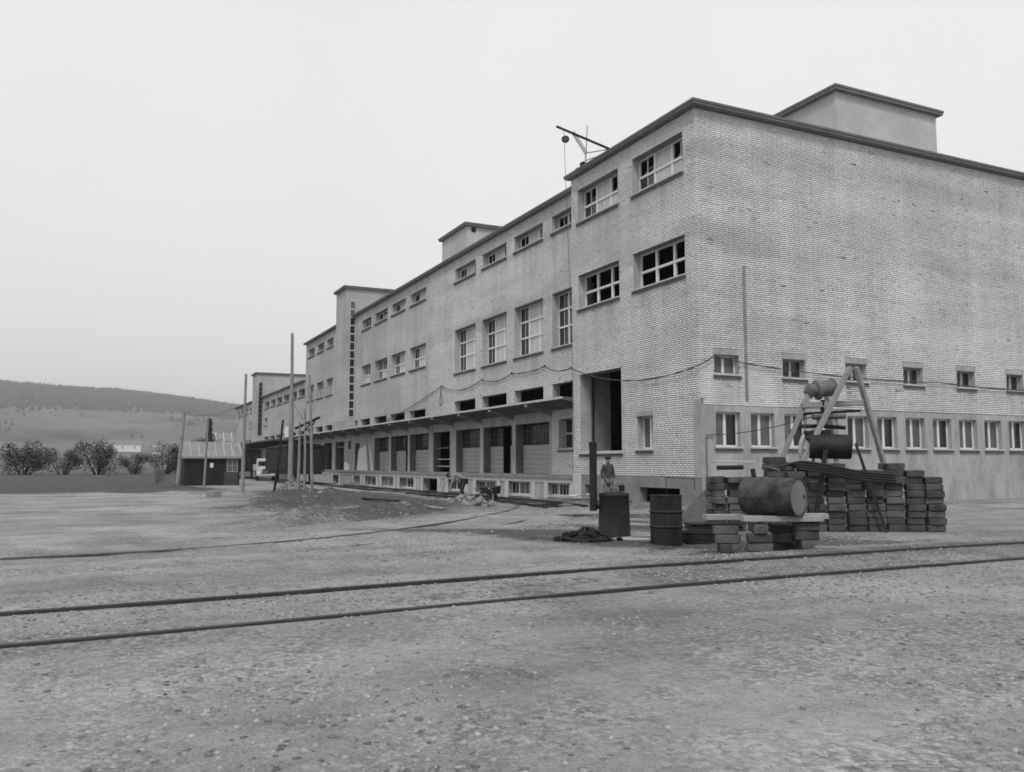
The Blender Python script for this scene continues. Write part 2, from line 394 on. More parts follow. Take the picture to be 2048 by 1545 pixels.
BL, BH, BD = .228, .060, .013
def brick_rows(u0, u1, z0, z1, holes, holes_dark=()):
    """Alternating header and stretcher courses: (u start, u end, z, tint)."""
    out = []; n = int((z1 - z0) / .077)
    for i in range(n):
        za = z0 + i * .077 + .006; zc = za + BH / 2; head = i % 4 == 3
        pitch = .12 if head else .24
        cuts = sorted([(h[0], h[1]) for h in holes if h[2] < zc < h[3]])
        segs = []; a = u0
        for c, d in cuts:
            if c > a: segs.append((a, min(c, u1)))
            a = max(a, d)
        if a < u1: segs.append((a, u1))
        off = (0 if head else .12 * (i % 2)) + random.uniform(-.02, .02)
        for a, b in segs:
            k = math.floor((a - u0 - off) / pitch); s = u0 + off + k * pitch
            while s < b:
                p, q = max(s, a), min(s + pitch - random.uniform(.004, .008), b); s += pitch
                if q - p < .03: continue
                out.append((p + random.uniform(-.0015, .0015), q, za + random.uniform(-.0015, .0015)))
    return out
PUTLOG = 1.32
BANDS = [(12.2, 13.2, .15), (9.1, 10.2, .17), (11.1, 11.4, .10), (7.2, 7.6, .10), (5.7, 6.1, .08)]
def brick_tints(rows, seed, holes=()):
    rr = np.random.default_rng(seed); t = rr.normal(1.0, .045, len(rows))
    r = np.array(rows)
    t *= np.where(rr.random(len(rows)) < .05, rr.uniform(.78, .92, len(rows)), 1)
    zf = (r[:, 2] % PUTLOG); low = zf < .20
    patch = fnoise(r[:, 0], r[:, 2], .9) > .38
    t = np.where(low & (rr.random(len(rows)) < .010), rr.uniform(.35, .65, len(rows)), t)
    t = np.where(patch & (rr.random(len(rows)) < .08), rr.uniform(.68, .88, len(rows)), t)
    for z0, z1, k in BANDS:                # damp courses left by the scaffold lifts
        ed = .45 * fnoise(r[:, 0], r[:, 2] * .6 + z0, .5)
        w_ = smooth01((r[:, 2] - z0 - ed) / .22) * smooth01((z1 + ed - r[:, 2]) / .3)
        t = t * (1 - k * w_ * np.clip(.6 + .9 * fnoise(r[:, 0] + z1, r[:, 2], .35), 0, 1.2))
    t = t * (1 + .10 * np.clip(fnoise(r[:, 0], r[:, 2], .7) - .25, 0, 1))
    spots = (vnoise(r[:, 0], r[:, 2] * .7, 2.4) > .475)
    t = np.where(spots, t * rr.uniform(.45, .85, len(rows)), t)
    for h_ in holes:                       # rain streaks below the sills
        dz = h_[2] - .15 - r[:, 2]; uu = (r[:, 0] + r[:, 1]) / 2
        k = (dz > 0) & (uu > h_[0] - .1) & (uu < h_[1] + .1)
        t = np.where(k, t * (1 - .30 * np.exp(-np.maximum(dz, 0) / .9) * np.clip(.35 + 1.6 * vnoise(uu, r[:, 2] * .05, 3.1), 0, 1)), t)
    return np.clip(t, .2, 1.2)
def brick_mesh(name, rows, tints, plane, pos):
    """All bricks of a facade as one mesh of small boxes, open at the back."""
    r = np.array(rows); n = len(r); j = RNG.uniform(0, .003, n)
    if plane == 'y':
        X0, X1 = r[:, 0], r[:, 1]; F = np.full(n, pos) - j * .5; B = np.full(n, pos + BD)
        c = lambda u, d, z: np.stack([u, d, z], -1)
    else:
        X0, X1 = r[:, 0], r[:, 1]; F = np.full(n, pos) + j * .5; B = np.full(n, pos - BD)
        c = lambda u, d, z: np.stack([d, u, z], -1)
    Z0, Z1 = r[:, 2], r[:, 2] + BH
    v = np.stack([c(X0,F,Z0), c(X1,F,Z0), c(X1,F,Z1), c(X0,F,Z1), c(X0,B,Z0), c(X1,B,Z0), c(X1,B,Z1), c(X0,B,Z1)], 1).reshape(-1, 3)
    q = np.array([(0,1,2,3),(0,4,5,1),(1,5,6,2),(2,6,7,3),(3,7,4,0)])
    f = (np.arange(n)[:, None, None] * 8 + q[None]).reshape(-1, 4)
    me = bpy.data.meshes.new(name)
    me.vertices.add(len(v)); me.vertices.foreach_set('co', v.astype(np.float32).reshape(-1))
    me.loops.add(f.size); me.loops.foreach_set('vertex_index', f.astype(np.int32).reshape(-1))
    me.polygons.add(len(f)); me.polygons.foreach_set('loop_start', (np.arange(len(f)) * 4).astype(np.int32))
    me.update(); me.validate()
    at = me.attributes.new('tint', 'FLOAT', 'POINT'); at.data.foreach_set('value', np.repeat(tints, 8).astype(np.float32))
    me.materials.append(BRICK); return me

WH = empty('warehouse'); tag(WH, 'long pale brick warehouse with loading dock, canopy and tall near corner', 'warehouse')
P1 = 1.0                                   # the middle range stands a metre behind the head block
ZT, ZM = 14.20, 14.24
# --- openings: (u0, u1, z0, z1)
hW = [(-4.04, -.76, 12.09, 13.55), (-8.36, -5.06, 12.09, 13.55), (-4.04, -.72, 8.26, 9.71), (-8.35, -5.04, 8.22, 9.71)]
h_portal = (-8.27, -5.0, 1.98, 5.30, .52); h_narrow = (-3.93, -2.88, 2.03, 3.28)
hE_small = [(.63 + 3.15 * k, 1.75 + 3.15 * k, 4.62, 5.31) for k in range(6)]
hE_low = [(.64 + 1.572 * k, 1.74 + 1.572 * k, 2.06, 3.28) for k in range(12)]
colsM = [(-12.62, -9.4)] + [(-16.86 - 4.26 * k, -13.56 - 4.26 * k) for k in range(3)]
colsU = [(-33.95 - 4.33 * k, -30.62 - 4.33 * k) for k in range(3)] + [(-46.4, -43.7)]
colsA = [(-58.85, -56.2), (-62.95, -60.0), (-67.05, -64.1)]
hM = [(a, b, 12.80, 13.60) for a, b in colsM]; hT = [(a, b, 7.09, 9.74) for a, b in colsM]
hL = [(a, b, 4.45, 5.30) for a, b in colsM]
hU = [(a, b, 12.76, 13.55) for a, b in colsU + colsA]; hV = [(a, b, 8.13, 9.68) for a, b in colsU + colsA]
hX = [(a, b, 4.45, 5.20) for a, b in colsU + [(-48.36, -47.4)] + colsA]
doors = [(-16.69, -12.94), (-20.88, -17.15), (-25.03, -21.37), (-28.97, -26.06), (-33.69, -29.88), (-38.01, -34.16), (-42.33, -38.57)]
hD = [(a, b, .97, 3.53, .5) for a, b in doors] + [(-54.7, -51.6, .97, 3.50, .6), (-50.2, -49.36, 2.78, 3.5, .4), (-48.0, -46.5, .97, 3.25, .45),
      (-59.2, -56.0, .97, 3.5, .5), (-64.2, -61.0, .97, 3.5, .5)]
h_dw = (-12.03, -9.9, 2.19, 3.62, .38)
JB = .38
XN = -30.0                                 # bricks are built one by one as far as here, beyond it the material takes over
# head block, front
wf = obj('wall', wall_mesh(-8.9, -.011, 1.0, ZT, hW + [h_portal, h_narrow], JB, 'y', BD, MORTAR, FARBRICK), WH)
rows = brick_rows(-8.9, -.014, 1.0, ZT, hW + [h_portal, h_narrow, (-.39, .1, 0, 3.72)])
b1 = obj('brickwork', brick_mesh('brickwork', rows, brick_tints(rows, 1, hW), 'y', 0.0), wf); tag(b1, kind='stuff')
# end facade
we = obj('wall', wall_mesh(0.0, 22.0, 3.5, ZT, hE_small, .30, 'x', -BD, MORTAR, FARBRICK), WH)
rowsE = brick_rows(0.0, 22.0, 3.52, ZT, hE_small + [(0, .12, 3.5, 3.72)])
tE = brick_tints(rowsE, 2, hE_small)
order = sorted(range(len(rowsE)), key=lambda i: (rowsE[i][2] - 3.6) ** 2 + (rowsE[i][0] - 1.2) ** 2 * .55)
single = set(i for i in order[:300] if rowsE[i][1] - rowsE[i][0] > .09)
keep = [i for i in range(len(rowsE)) if i not in single]
b2 = obj('brickwork', brick_mesh('brickwork', [rowsE[i] for i in keep], tE[keep], 'x', 0.0), we); tag(b2, kind='stuff')
_bm = {}
for i in sorted(single):
    a, b, z = rowsE[i]; w = round((b - a) / .108) * .108 if b - a > .16 else .108
    k = (round(b - a, 2), round(float(tE[i]) * 8) / 8)
    if k not in _bm:
        mb = MB().box(-BD, 0, 0, k[0] - .001, 0, BH); m_ = mb.mesh('brick', BRICK)
        at = m_.attributes.new('tint', 'FLOAT', 'POINT'); at.data.foreach_set('value', [k[1]] * 8); _bm[k] = m_
    obj('brick', _bm[k], we, (random.uniform(0, .0015), a, z))
# end facade, concrete ground storey and the plinth
obj('wall', wall_mesh(0.0, 22.0, -.4, 3.5, hE_low, .20, 'x', 0.0, CONC, CONC), WH)
MB().box(-.39, -.012, -.022, .012, .99, 3.72).build('corner_pier', CONC, WH)
obj('wall', wall_mesh(-8.2, 0.0, -.5, 1.0, [(-7.9, -7.2, .12, .60), (-3.81, -1.26, .02, .58)], .35, 'y', -.006, CONCDK, CONCDK), WH)
MB().box(-8.9, -8.2, -.03, .2, -.5, 1.06).build('pier', CONCLT, WH, bevel=.01)
MB().box(-8.9, -8.86, .012, P1, -.5, ZT).build('return_wall', FARBRICK, WH)
# middle range
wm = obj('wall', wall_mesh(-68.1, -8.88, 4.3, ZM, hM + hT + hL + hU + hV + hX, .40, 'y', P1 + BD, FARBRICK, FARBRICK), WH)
near_holes = hM + hT + hL
rowsM = brick_rows(XN, -8.92, 4.3, ZM, near_holes)
b3 = obj('brickwork', brick_mesh('brickwork', rowsM, brick_tints(rowsM, 3, hM + hT), 'y', P1), wm); tag(b3, kind='stuff')
obj('wall', wall_mesh(-68.1, -12.7, .9, 4.3, hD, .5, 'y', P1, CONC, SHADECON), WH)  # dark door jambs: shade of the recess put into the colour
wl = obj('wall', wall_mesh(-12.7, -8.9, .9, 4.3, [h_dw], .38, 'y', P1 + BD, MORTAR, FARBRICK), WH)
rowsL = brick_rows(-12.7, -8.92, .97, 4.3, [h_dw])
b4 = obj('brickwork', brick_mesh('brickwork', rowsL, brick_tints(rowsL, 4), 'y', P1), wl); tag(b4, kind='stuff')
MB().box(-68.14, -68.1, P1 + .02, 16, -.5, ZM).build('end_wall', FARBRICK, WH)
# inside: back wall, floors and roofs keep the rooms dark
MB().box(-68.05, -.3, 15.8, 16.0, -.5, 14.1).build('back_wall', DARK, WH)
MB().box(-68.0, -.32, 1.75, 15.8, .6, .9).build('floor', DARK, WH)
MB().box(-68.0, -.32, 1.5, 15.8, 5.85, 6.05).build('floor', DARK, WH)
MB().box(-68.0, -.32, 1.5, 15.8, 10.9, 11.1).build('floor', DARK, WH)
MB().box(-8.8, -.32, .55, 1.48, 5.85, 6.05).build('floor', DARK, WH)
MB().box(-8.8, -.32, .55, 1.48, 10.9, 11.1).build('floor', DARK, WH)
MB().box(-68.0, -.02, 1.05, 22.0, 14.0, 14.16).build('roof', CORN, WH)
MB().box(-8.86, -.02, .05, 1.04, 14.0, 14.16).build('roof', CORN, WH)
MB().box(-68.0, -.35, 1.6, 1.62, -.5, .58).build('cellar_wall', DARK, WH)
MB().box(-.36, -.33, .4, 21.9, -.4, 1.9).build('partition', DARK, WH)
# inner pier seen through the tall opening
MB().box(-8.84, -8.275, .535, 1.56, 1.4, 5.84).build('inner_wall', CONCDK, WH)
MB().tube([(-8.20, .62, 1.95), (-8.20, .62, 5.3)], .05, 10).build('drain_pipe', STEELDK, WH)
# cornices
def cornice(x0, x1, y, zt, ov, parent=WH):
    o = MB().box(x0, x1, y - ov, y + .32, zt - .085, zt).build('cornice', CORN, parent)
    MB().box(x0 + .03, x1 - .03, y - ov + .035, y + .3, zt - .165, zt - .087).build('fascia', CORN2, o)
    return o
cornice(-9.08, .30, 0, 14.37, .30)
oc = MB().box(-.32, .30, .34, 22.2, 14.285, 14.37).build('cornice', CORN, WH)
MB().box(-.30, .265, .32, 22.2, 14.205, 14.283).build('fascia', CORN2, oc)
cornice(-68.3, -9.1, P1, 14.41, .30)
# roof houses and stair towers
def tower(x0, x1, y0, y1, z0, zt, ov=.24, name='roof_house', m=RENDER, parent=WH):
    t = MB().box(x0, x1, y0, y1, z0, zt - .2).build(name, m, parent)
    MB().box(x0 - ov, x1 + ov, y0 - ov, y1 + ov, zt - .1, zt).build('cornice', CORN, t)
    MB().box(x0 - ov + .03, x1 + ov - .03, y0 - ov + .03, y1 + ov - .03, zt - .2, zt - .102).build('fascia', CORN2, t)
    return t
rh = tower(-33.35, -28.75, 3.2, 9.0, 14.2, 17.78)
MB().box(-28.76, -28.70, 3.55, 3.85, 17.2, 17.5).build('vent', DARK, rh)
tower(-14.0, -1.0, 8.0, 14.0, 14.2, 16.93)
st = tower(-51.9, -48.62, .15, 6.5, 4.42, 16.95, name='stair_tower', m=FARBRICK)
MB().box(-51.3, -48.58, -.1, .14, 4.42, 5.15).build('concrete_base', CONC, st)
# --- windows
WCACHE = {}
def cached(key, fn):
    if key not in WCACHE: WCACHE[key] = fn()
    return WCACHE[key]
def window(parent, w, h, loc, rotz, cols, rows_, cells, bars=2, sill=True, lintel=False, frame_m=None, t=.06, proud=.10, drop=.13):
    """cells: one letter per light, row by row from the top: d dark, w pale, g grey, o open sash."""
    fm = frame_m or WHITE
    root = empty('window', loc, rotz, parent)
    cs = np.cumsum([0] + list(cols)) / sum(cols) * (w - 2 * t) + t; rs = np.cumsum([0] + list(rows_)) / sum(rows_) * (h - 2 * t) + t
    key = (round(w, 3), round(h, 3), tuple(cols), tuple(rows_), bars, fm.name)
    def fr():
        mb = MB().box(0, w, 0, .07, 0, t).box(0, w, 0, .07, h - t, h).box(0, t, 0, .07, t, h - t).box(w - t, w, 0, .07, t, h - t)
        for c in cs[1:-1]: mb.box(c - .055, c + .055, -.012, .075, t, h - t)
        for z in rs[1:-1]: mb.box(t, w - t, -.03, .068, z - .045, z + .045)
        for i in range(len(cs) - 1):
            for k in range(1, bars):
                x = cs[i] + (cs[i + 1] - cs[i]) * k / bars; mb.box(x - .014, x + .014, .012, .05, t + .003, h - t - .003)
        return mb.mesh('frame', fm)
    obj('frame', cached(('f',) + key, fr), root)
    n = 0
    for j in range(len(rs) - 2, -1, -1):
        for i in range(len(cs) - 1):
            c = cells[n % len(cells)]; n += 1
            a, b, z0, z1 = cs[i], cs[i + 1], rs[j], rs[j + 1]
            if c == 'o':
                pw, ph = b - a - .12, z1 - z0 - .1
                def sash():
                    mb = MB().box(0, pw, 0, .04, 0, .05).box(0, pw, 0, .04, ph - .05, ph).box(0, .045, 0, .04, .05, ph - .05).box(pw - .045, pw, 0, .04, .05, ph - .05)
                    mb.box(pw / 2 - .014, pw / 2 + .014, .005, .035, .05, ph - .05); return mb.mesh('sash', fm)
                s = obj('sash', cached(('s', round(pw, 3), round(ph, 3), fm.name), sash), root, (a + .06, .08, z0 + .06)); s.rotation_euler = (math.radians(-38), 0, 0)
                continue
            if c == 'e': continue
            gm = {'d': GLASS, 'w': PALEGL, 'g': GREYGL}[c]
            me_ = cached(('p', round(b - a, 3), round(z1 - z0, 3), c), lambda: MB().box(0, b - a - .004, 0, .006, 0, z1 - z0 - .004).mesh('pane', gm))
            obj('pane', me_, root, (a + .002, .028, z0 + .002))
    if sill is not False:
        d = sill if not isinstance(sill, bool) else JB
        obj('sill', cached(('si', round(w, 3), round(d, 3), proud), lambda: MB().box(-.06, w + .06, -d - proud, -d - .004, -.06, -.005).box(.004, w - .004, -d - .003, -.002, -.05, -.012).mesh('sill', SILL)), root)
        obj('under_sill_shade', cached(('us', round(w, 3), round(d, 3), proud), lambda: MB().box(-.045, w + .045, -d - proud * .55, -d - .002, -drop - .03, -.062).mesh('under_sill_shade', SHADECON)), root)  # dark strip stands in for the shadow below the sill
    if lintel:
        obj('lintel', cached(('li', round(w, 3)), lambda: MB().box(-.04, w + .04, -JB - .02, -JB + .05, h + .003, h + .21).mesh('lintel', CONC)), root)
    return root
def row(holes, y, depth, spec):
    for i, h_ in enumerate(holes):
        c, r_, cells, bars = spec(i)
        window(WH, h_[1] - h_[0], h_[3] - h_[2], (h_[0], y + depth, h_[2]), 0, c, r_, cells, bars, sill=depth)
patsW = ['ooogww', 'owodww', 'dddddd', 'dddddd']
patsW = ['owodww', 'owodww', 'eeeeee', 'eeeeee']
row(hW, 0, .36, lambda i: ((1, 1.1, 1), (1, 1.05), patsW[i], 2 if i < 2 else 1))
row(hM, P1, .38, lambda i: ((1, 1.1, 1), (1,), ['odg', 'owg', 'owg', 'owg'][i], 2))
row(hT, P1, .38, lambda i: ((1, 1.2, 1), (1.25, 1.15, 1.0), ['ddw' * 3, 'dwwdwwdww', 'dwwdwwdww', 'dwwdwwdww'][i], 2))
row(hU, P1, .38, lambda i: ((1, 1.1, 1), (1,), ['dwg', 'dwg', 'ddg', 'ddg', 'ddd', 'ddg', 'ddd'][i], 1))
row(hV, P1, .38, lambda i: ((1, 1.1, 1), (1, 1.1), ['owwdww', 'owwdww', 'oogdww', 'odwwww', 'owwdww', 'odwddw', 'owwddw'][i], 2))
window(WH, 1.05, 1.25, (-3.93, .30, 2.03), 0, (1, 1), (1,), 'gd', 1, sill=.30, lintel=False)
MB().box(-3.99, -2.82, -.02, .05, 3.285, 3.49).build('lintel', CONC, WH)
MB().box(-8.33, -4.88, -.12, .48, 1.88, 1.975).build('portal_sill', SILL, WH); MB().box(-8.30, -4.92, -.05, .012, 1.78, 1.878).build('under_sill_shade', SHADECON, WH)  # second box is a dark strip for the shadow under this sill
for hh in hE_small:
    k = hE_small.index(hh); L = hh[1] - hh[0]
    window(WH, L, hh[3] - hh[2], (-.24, hh[0], hh[2]), math.pi / 2, (1, 1), (1,), 'gg' if k == 0 else 'dd', 1, sill=.24, frame_m=WHITE if k == 0 else GREYP)
    MB().box(-.03, .018, hh[0] - .04, hh[1] + .04, hh[3] + .004, hh[3] + .2).build('lintel', CONC, WH)
for k, hh in enumerate(hE_low):
    window(WH, hh[1] - hh[0], hh[3] - hh[2], (-.19, hh[0], hh[2]), math.pi / 2, (1, 1.1), (1,), ['gd', 'gg', 'gd', 'gg', 'dg'][k % 5], 1, sill=.19)  # grey lights: reflection put into the pane colour
window(WH, 2.13, 1.43, (-12.03, P1 + .38, 2.19), 0, (1, 1, 1), (1, 1), 'dddddd', 1, sill=.38, frame_m=GREYP)
# concrete band above the ground-storey windows
# stair-tower glazing on its side
def strip(parent, x, y0, y1, z0, z1, n, light=2, fm=None):
    root = empty('window', (x, y0, z0), math.pi / 2, parent)
    w, h = y1 - y0, (z1 - z0) / n
    mb = MB().box(-.05, 0, -.03, .02, 0, z1 - z0).box(w, w + .05, -.03, .02, 0, z1 - z0)
    for i in range(n + 1): mb.box(0, w, -.028, .02, i * h - .05, i * h + .05)
    mb.build('frame', fm or CONCLT, root)
    pm = MB().box(0, w, -.012, .0, .05, h - .05)
    m1 = pm.mesh('pane', GLASS); m2 = pm.mesh('pane', GREYGL)
    for i in range(n): obj('pane', m2 if i >= n - light else m1, root, (0, 0, i * h))
strip(WH, -48.61, .58, .96, 5.5, 15.66, 14)
# --- canopy with tapered brackets
can = MB().prism([(-.42, 4.31), (-.42, 4.42), (P1, 4.40), (P1, 4.03)], -68.0, -9.05).build('canopy', CANSHADE, WH)
MB().box(-68.0, -9.05, -.45, -.423, 4.335, 4.43).build('edge_strip', CONCLT, can)
for k in range(13):
    x = -12.78 - 4.28 * k
    MB().prism([(P1 - .002, 4.10), (-.36, 4.34), (-.36, 4.19), (P1 - .002, 3.80)], x - .13, x + .13).build('bracket', CONCDK, can)
    MB().box(x - .1305, x + .1305, -.375, -.361, 4.19, 4.30).build('bracket_tip', CONCLT, can)
# --- loading dock
dk = MB().box(-68.0, -8.92, 0.0, P1 + .4, .80, .965).build('loading_dock', CONCDK, WH)
MB().box(-68.0, -8.92, .06, .20, .62, .798).build('edge_beam', CONCLT, dk)
cellar = [(-11.56, -9.1, .02, .58), (-15.81, -12.88, -.05, .60), (-19.97, -16.84, -.08, .56), (-24.17, -21.11, -.05, .55), (-28.5, -25.54, -.3, .56),
          (-33.31, -29.9, -.12, .54), (-37.5, -34.2, -.15, .54), (-41.85, -38.45, -.17, .54), (-45.2, -42.75, -.15, .52), (-52, -49.5, -.15, .52)]
obj('dock_wall', wall_mesh(-68.0, -8.9, -.6, .62, [c + (.5,) for c in cellar], .5, 'y', .10, CONC, CONC), dk)
for k, c in enumerate(cellar):
    for e in (c[0], c[1]):
        MB().box(e - .16, e + .16, .035, .097, -.5, .61).build('post', CONCLT, dk)
    if k in (4, 9): continue
    cells = ['ddg', 'dgd', 'dgd', 'ddg', None, 'gdg', 'ggd', 'ddd', 'ddd', 'ddd'][k]
    window(WH, c[1] - c[0], c[3] - c[2], (c[0], .35, c[2]), 0, (1, 1.4, 1), (1,), cells, 3 if k % 2 == 0 else 2, sill=.25, proud=.04, drop=.10)
# dock doors
def door_leaf(parent, w, h, loc, split=.58, lattice=True):
    d = empty('door', loc, 0, parent)
    zs = h * split; n = 6
    pl = cached(('pl', round(w, 2), round(zs, 2)), lambda: MB().box(0, w, 0, .05, .006, zs / n - .006).mesh('plank', DOOR, bevel=.004))
    for i in range(n): obj('plank', pl, d, (0, random.uniform(-.004, .004), i * zs / n))
    MB().box(0, w, .012, .06, zs + .002, zs + .07).box(0, w, .012, .06, h - .06, h).box(0, .05, .012, .06, zs, h).box(w - .05, w, .012, .06, zs, h).build('frame', WOODDK, d)
    mb = MB(); k = max(1, int(w / .35))
    for i in range(1, k): mb.box(w * i / k - .01, w * i / k + .01, .02, .04, zs + .072, h - .062)
    for i in range(1, 3): mb.box(.052, w - .052, .021, .039, zs + (h - zs) * i / 3 - .01, zs + (h - zs) * i / 3 + .01)
    mb.build('lattice', STEELMD, d)
    MB().box(.052, w - .052, .044, .05, zs + .072, h - .062).build('pane', GLASS, d)
    return d
for i, (a, b) in enumerate(doors):
    if i == 3:
        for z, th in ((1.75, .07), (1.30, .07), (2.48, .03)): MB().box(a + .004, b - .004, P1 + .25, P1 + .33, z, z + th).build('guard_rail', WOODLT, WH)
        MB().box(a + .1, b - .1, P1 + 2.2, P1 + 2.3, 1.0, 3.5).build('inner_partition', DARK, WH)
        continue
    y = P1 + .44
    if i in (1, 5):
        w = b - a; k = .45 if i == 1 else .55
        door_leaf(WH, w * k, 2.54, (a, y, .975)); g_ = .26 if i == 1 else .3
        door_leaf(WH, w * (1 - k - g_), 2.54, (a + w * (k + g_), y, .975))
    else: door_leaf(WH, b - a, 2.54, (a, y, .975))
MB().box(-13.75, -13.5, P1 + .425, P1 + .436, 2.85, 3.12).build('notice', WHITE, WH)
# left end of the dock: door, slit window, patched doorway
MB().box(-54.6, -51.7, P1 + .5, P1 + .56, .98, 3.45).build('door', WOODDK, WH)
MB().box(-50.15, -49.4, P1 + .3, P1 + .33, 2.8, 3.46).build('shutter', WOODDK, WH)
MB().box(-54.65, -51.65, P1 + .2, P1 + .3, 3.0, 3.1).build('door_rail', WOODMD, WH)
MB().prism([(-47.3, .975), (-42.7, .975), (-42.9, 1.9), (-43.6, 3.0), (-44.3, 3.1), (-45.6, 2.85), (-46.6, 2.8), (-46.9, 2.4)], P1 - .03, P1 + .05, 1).build('plaster_patch', WHITE, WH)
MB().prism([(-51.4, .975), (-49.9, .975), (-49.9, 1.5), (-51.4, 1.7)], P1 - .025, P1 - .002, 1).build('plaster_patch', WHITE, WH)
MB().bar((-43.4, P1 - .12, .98), (-44.2, P1 - .06, 3.05), .5, .04, (0, 1, 0)).build('leaning_board', WOODMD, WH)
# dark pipe scar on the end facade and the small pipe in front of it
MB().box(.004, .012, 1.98, 2.13, 3.7, 8.6).build('wall_chase', CONCDK, WH)
MB().tube([(.06, .17, .4), (.06, .17, 2.42), (.07, .20, 2.46), (.07, .5, 2.47)], .022, 8).build('pipe', STEELMD, WH, smooth=True)

# ---------------------------------------------------------------- low warehouse behind
LW = empty('low_warehouse', (0, 0, 0)); tag(LW, 'lower two-storey brick warehouse continuing behind the tall one, stair tower with dark strip', 'warehouse')
fu = [(-71.75 - 4.25 * k, -68.35 - 4.25 * k) for k in range(6)]; fl = [(-105.75, -103.8), (-108.75, -106.9), (-113.75, -111.3), (-117.6, -115.4)]
fh = [(a, b, 8.85, 9.66) for a, b in fu] + [(a, b, 8.95, 9.66) for a, b in fl] + [(a, b, 4.25, 5.08) for a, b in fu] + [(a, b, 4.2, 5.0) for a, b in fl] + [(-92.9, -90.85, 6.64, 7.54), (-105.1, -103.9, 6.7, 7.5)]
obj('wall', wall_mesh(-119.6, -68.16, -.3, 10.35, fh, .4, 'y', P1 + .02, FARBRICK, FARBRICK), LW)
MB().box(-119.6, -68.2, 14.0, 14.2, -.3, 10.3).build('back_wall', DARK, LW)
MB().box(-119.6, -119.55, 1.04, 14, -.3, 10.3).build('end_wall', FARBRICK, LW)
MB().box(-119.5, -68.2, 1.1, 14, 10.1, 10.3).build('roof', CORN, LW)
MB().box(-119.5, -68.2, 1.6, 14, 5.85, 6.05).build('floor', DARK, LW)
cornice(-119.8, -68.3, P1, 10.52, .28, LW)
for h_ in fh:
    window(LW, h_[1] - h_[0], h_[3] - h_[2], (h_[0], P1 + .4, h_[2]), 0, (1, 1), (1,), random.choice(['dd', 'dg', 'dd']), 1, sill=.38)
lt = tower(-98.24, -94.64, .2, 7.5, 4.2, 13.85, name='stair_tower', m=FARBRICK, parent=LW)
strip(LW, -94.63, .5, .9, 5.4, 12.45, 12, 0, STEELMD)
tower(-88, -76, 6.5, 11, 10.2, 12.4, parent=LW)
fc_ = MB().box(-119, -68.02, -2.4, P1, 3.98, 4.12).build('canopy', CANSHADE, LW)
for k in range(11):
    x = -71.0 - 4.28 * k; MB().prism([(P1 - .002, 3.978), (-2.3, 3.978), (-2.3, 3.86), (P1 - .002, 3.55)], x - .14, x + .14).build('bracket', SHADECON, fc_)

# ---------------------------------------------------------------- wires, rope and roof jib
def sag(a, b, s, n=12):
    a = Vector(a); b = Vector(b); return [a.lerp(b, i / n) + Vector((0, 0, -s * 4 * (i / n) * (1 - i / n))) for i in range(n + 1)]
pts = [(-41, .93, 4.55), (-35.68, .93, 5.15), (-31.4, .93, 5.82), (-27.42, .93, 6.44)]
c = sag(pts[0], pts[-1], .12)
for a, b, s in (((-27.42, .93, 6.44), (-20.96, .93, 6.3), .42), ((-20.96, .93, 6.3), (-17.05, .93, 6.28), .25), ((-17.05, .93, 6.28), (-13.29, .93, 6.27), .12), ((-13.29, .93, 6.27), (-8.92, -.09, 5.68), .18),
                ((-8.92, -.09, 5.68), (.10, -.10, 4.87), .55)):
    c += sag(a, b, s)[1:]
c += sag((.10, -.10, 4.87), (.1, .54, 5.23), .02, 3)[1:] + sag((.1, .54, 5.23), (.1, 2.61, 4.98), .03)[1:] + sag((.1, 2.61, 4.98), (.1, 12.0, 4.75), .12)[1:] + sag((.1, 12.0, 4.75), (.1, 21.9, 4.8), .15)[1:]
cb_ = MB().tube(c, .022, 6).build('power_cable', CABLE, None, smooth=True)
tag(cb_, 'black power cable looped along the brick facade above the canopy', 'cable')
for p in ((-27.42, .96, 6.44), (-20.96, .96, 6.3), (-17.05, .96, 6.28), (-13.29, .96, 6.27), (-8.92, -.05, 5.68)):
    MB().tube([(p[0], p[1] + .05, p[2] - .05), (p[0], p[1] - .02, p[2]), (p[0], p[1] - .04, p[2] + .06)], [.02, .045, .03], 8).build('insulator', STEELDK, cb_)
lp = MB().tube([(-27.4, .9, 6.42), (-27.45, .88, 5.9), (-27.6, .88, 5.45), (-27.45, .88, 5.15), (-27.25, .88, 5.4), (-27.36, .88, 5.9), (-27.38, .9, 6.42)], .018, 6).build('hanging_cable_loop', CABLE, None)
tag(lp, 'loose end of cable hanging in a loop on the facade', 'cable')
jb = empty('roof_jib', (-7.5, .1, 14.37)); tag(jb, 'timber roof jib with round pulley leaning over the parapet', 'hoist')
def J(o): o.parent = jb; o.matrix_parent_inverse = Matrix.Translation(-Vector(jb.location)); return o
TIP = Vector((-7.33, -1.6, 15.86)); BUT = Vector((-6.21, .35, 14.80))
J(MB().tube([TIP, BUT], .055, 8).build('boom', WOODDK))
J(MB().bar((-6.98, -1.0, 15.60), (-7.45, -.05, 14.95), .17, .05, (1, 0, 0)).build('strut', WHITE))
J(MB().tube([(-7.26, -.1, 16.17), (-7.50, -.08, 14.37)], [.02, .035], 6).build('post', WOODMD))
J(MB().tube([(-7.55, -.1, 14.98), (-6.3, .3, 14.80)], .022, 6).build('stay', WOODMD))
J(MB().tube([(-7.5, -.1, 14.63), (-6.4, .2, 14.62)], .022, 6).build('stay', WOODMD))
J(MB().lathe([(.0, -.04), (.14, -.05), (.165, -.02), (.15, 0), (.165, .02), (.14, .05), (0, .04)], 20, Matrix.Translation((-6.55, -1.6, 15.02)) @ Vector((.85, -.5, .15)).to_track_quat('Z', 'Y').to_matrix().to_4x4()).build('pulley', STEELDK))
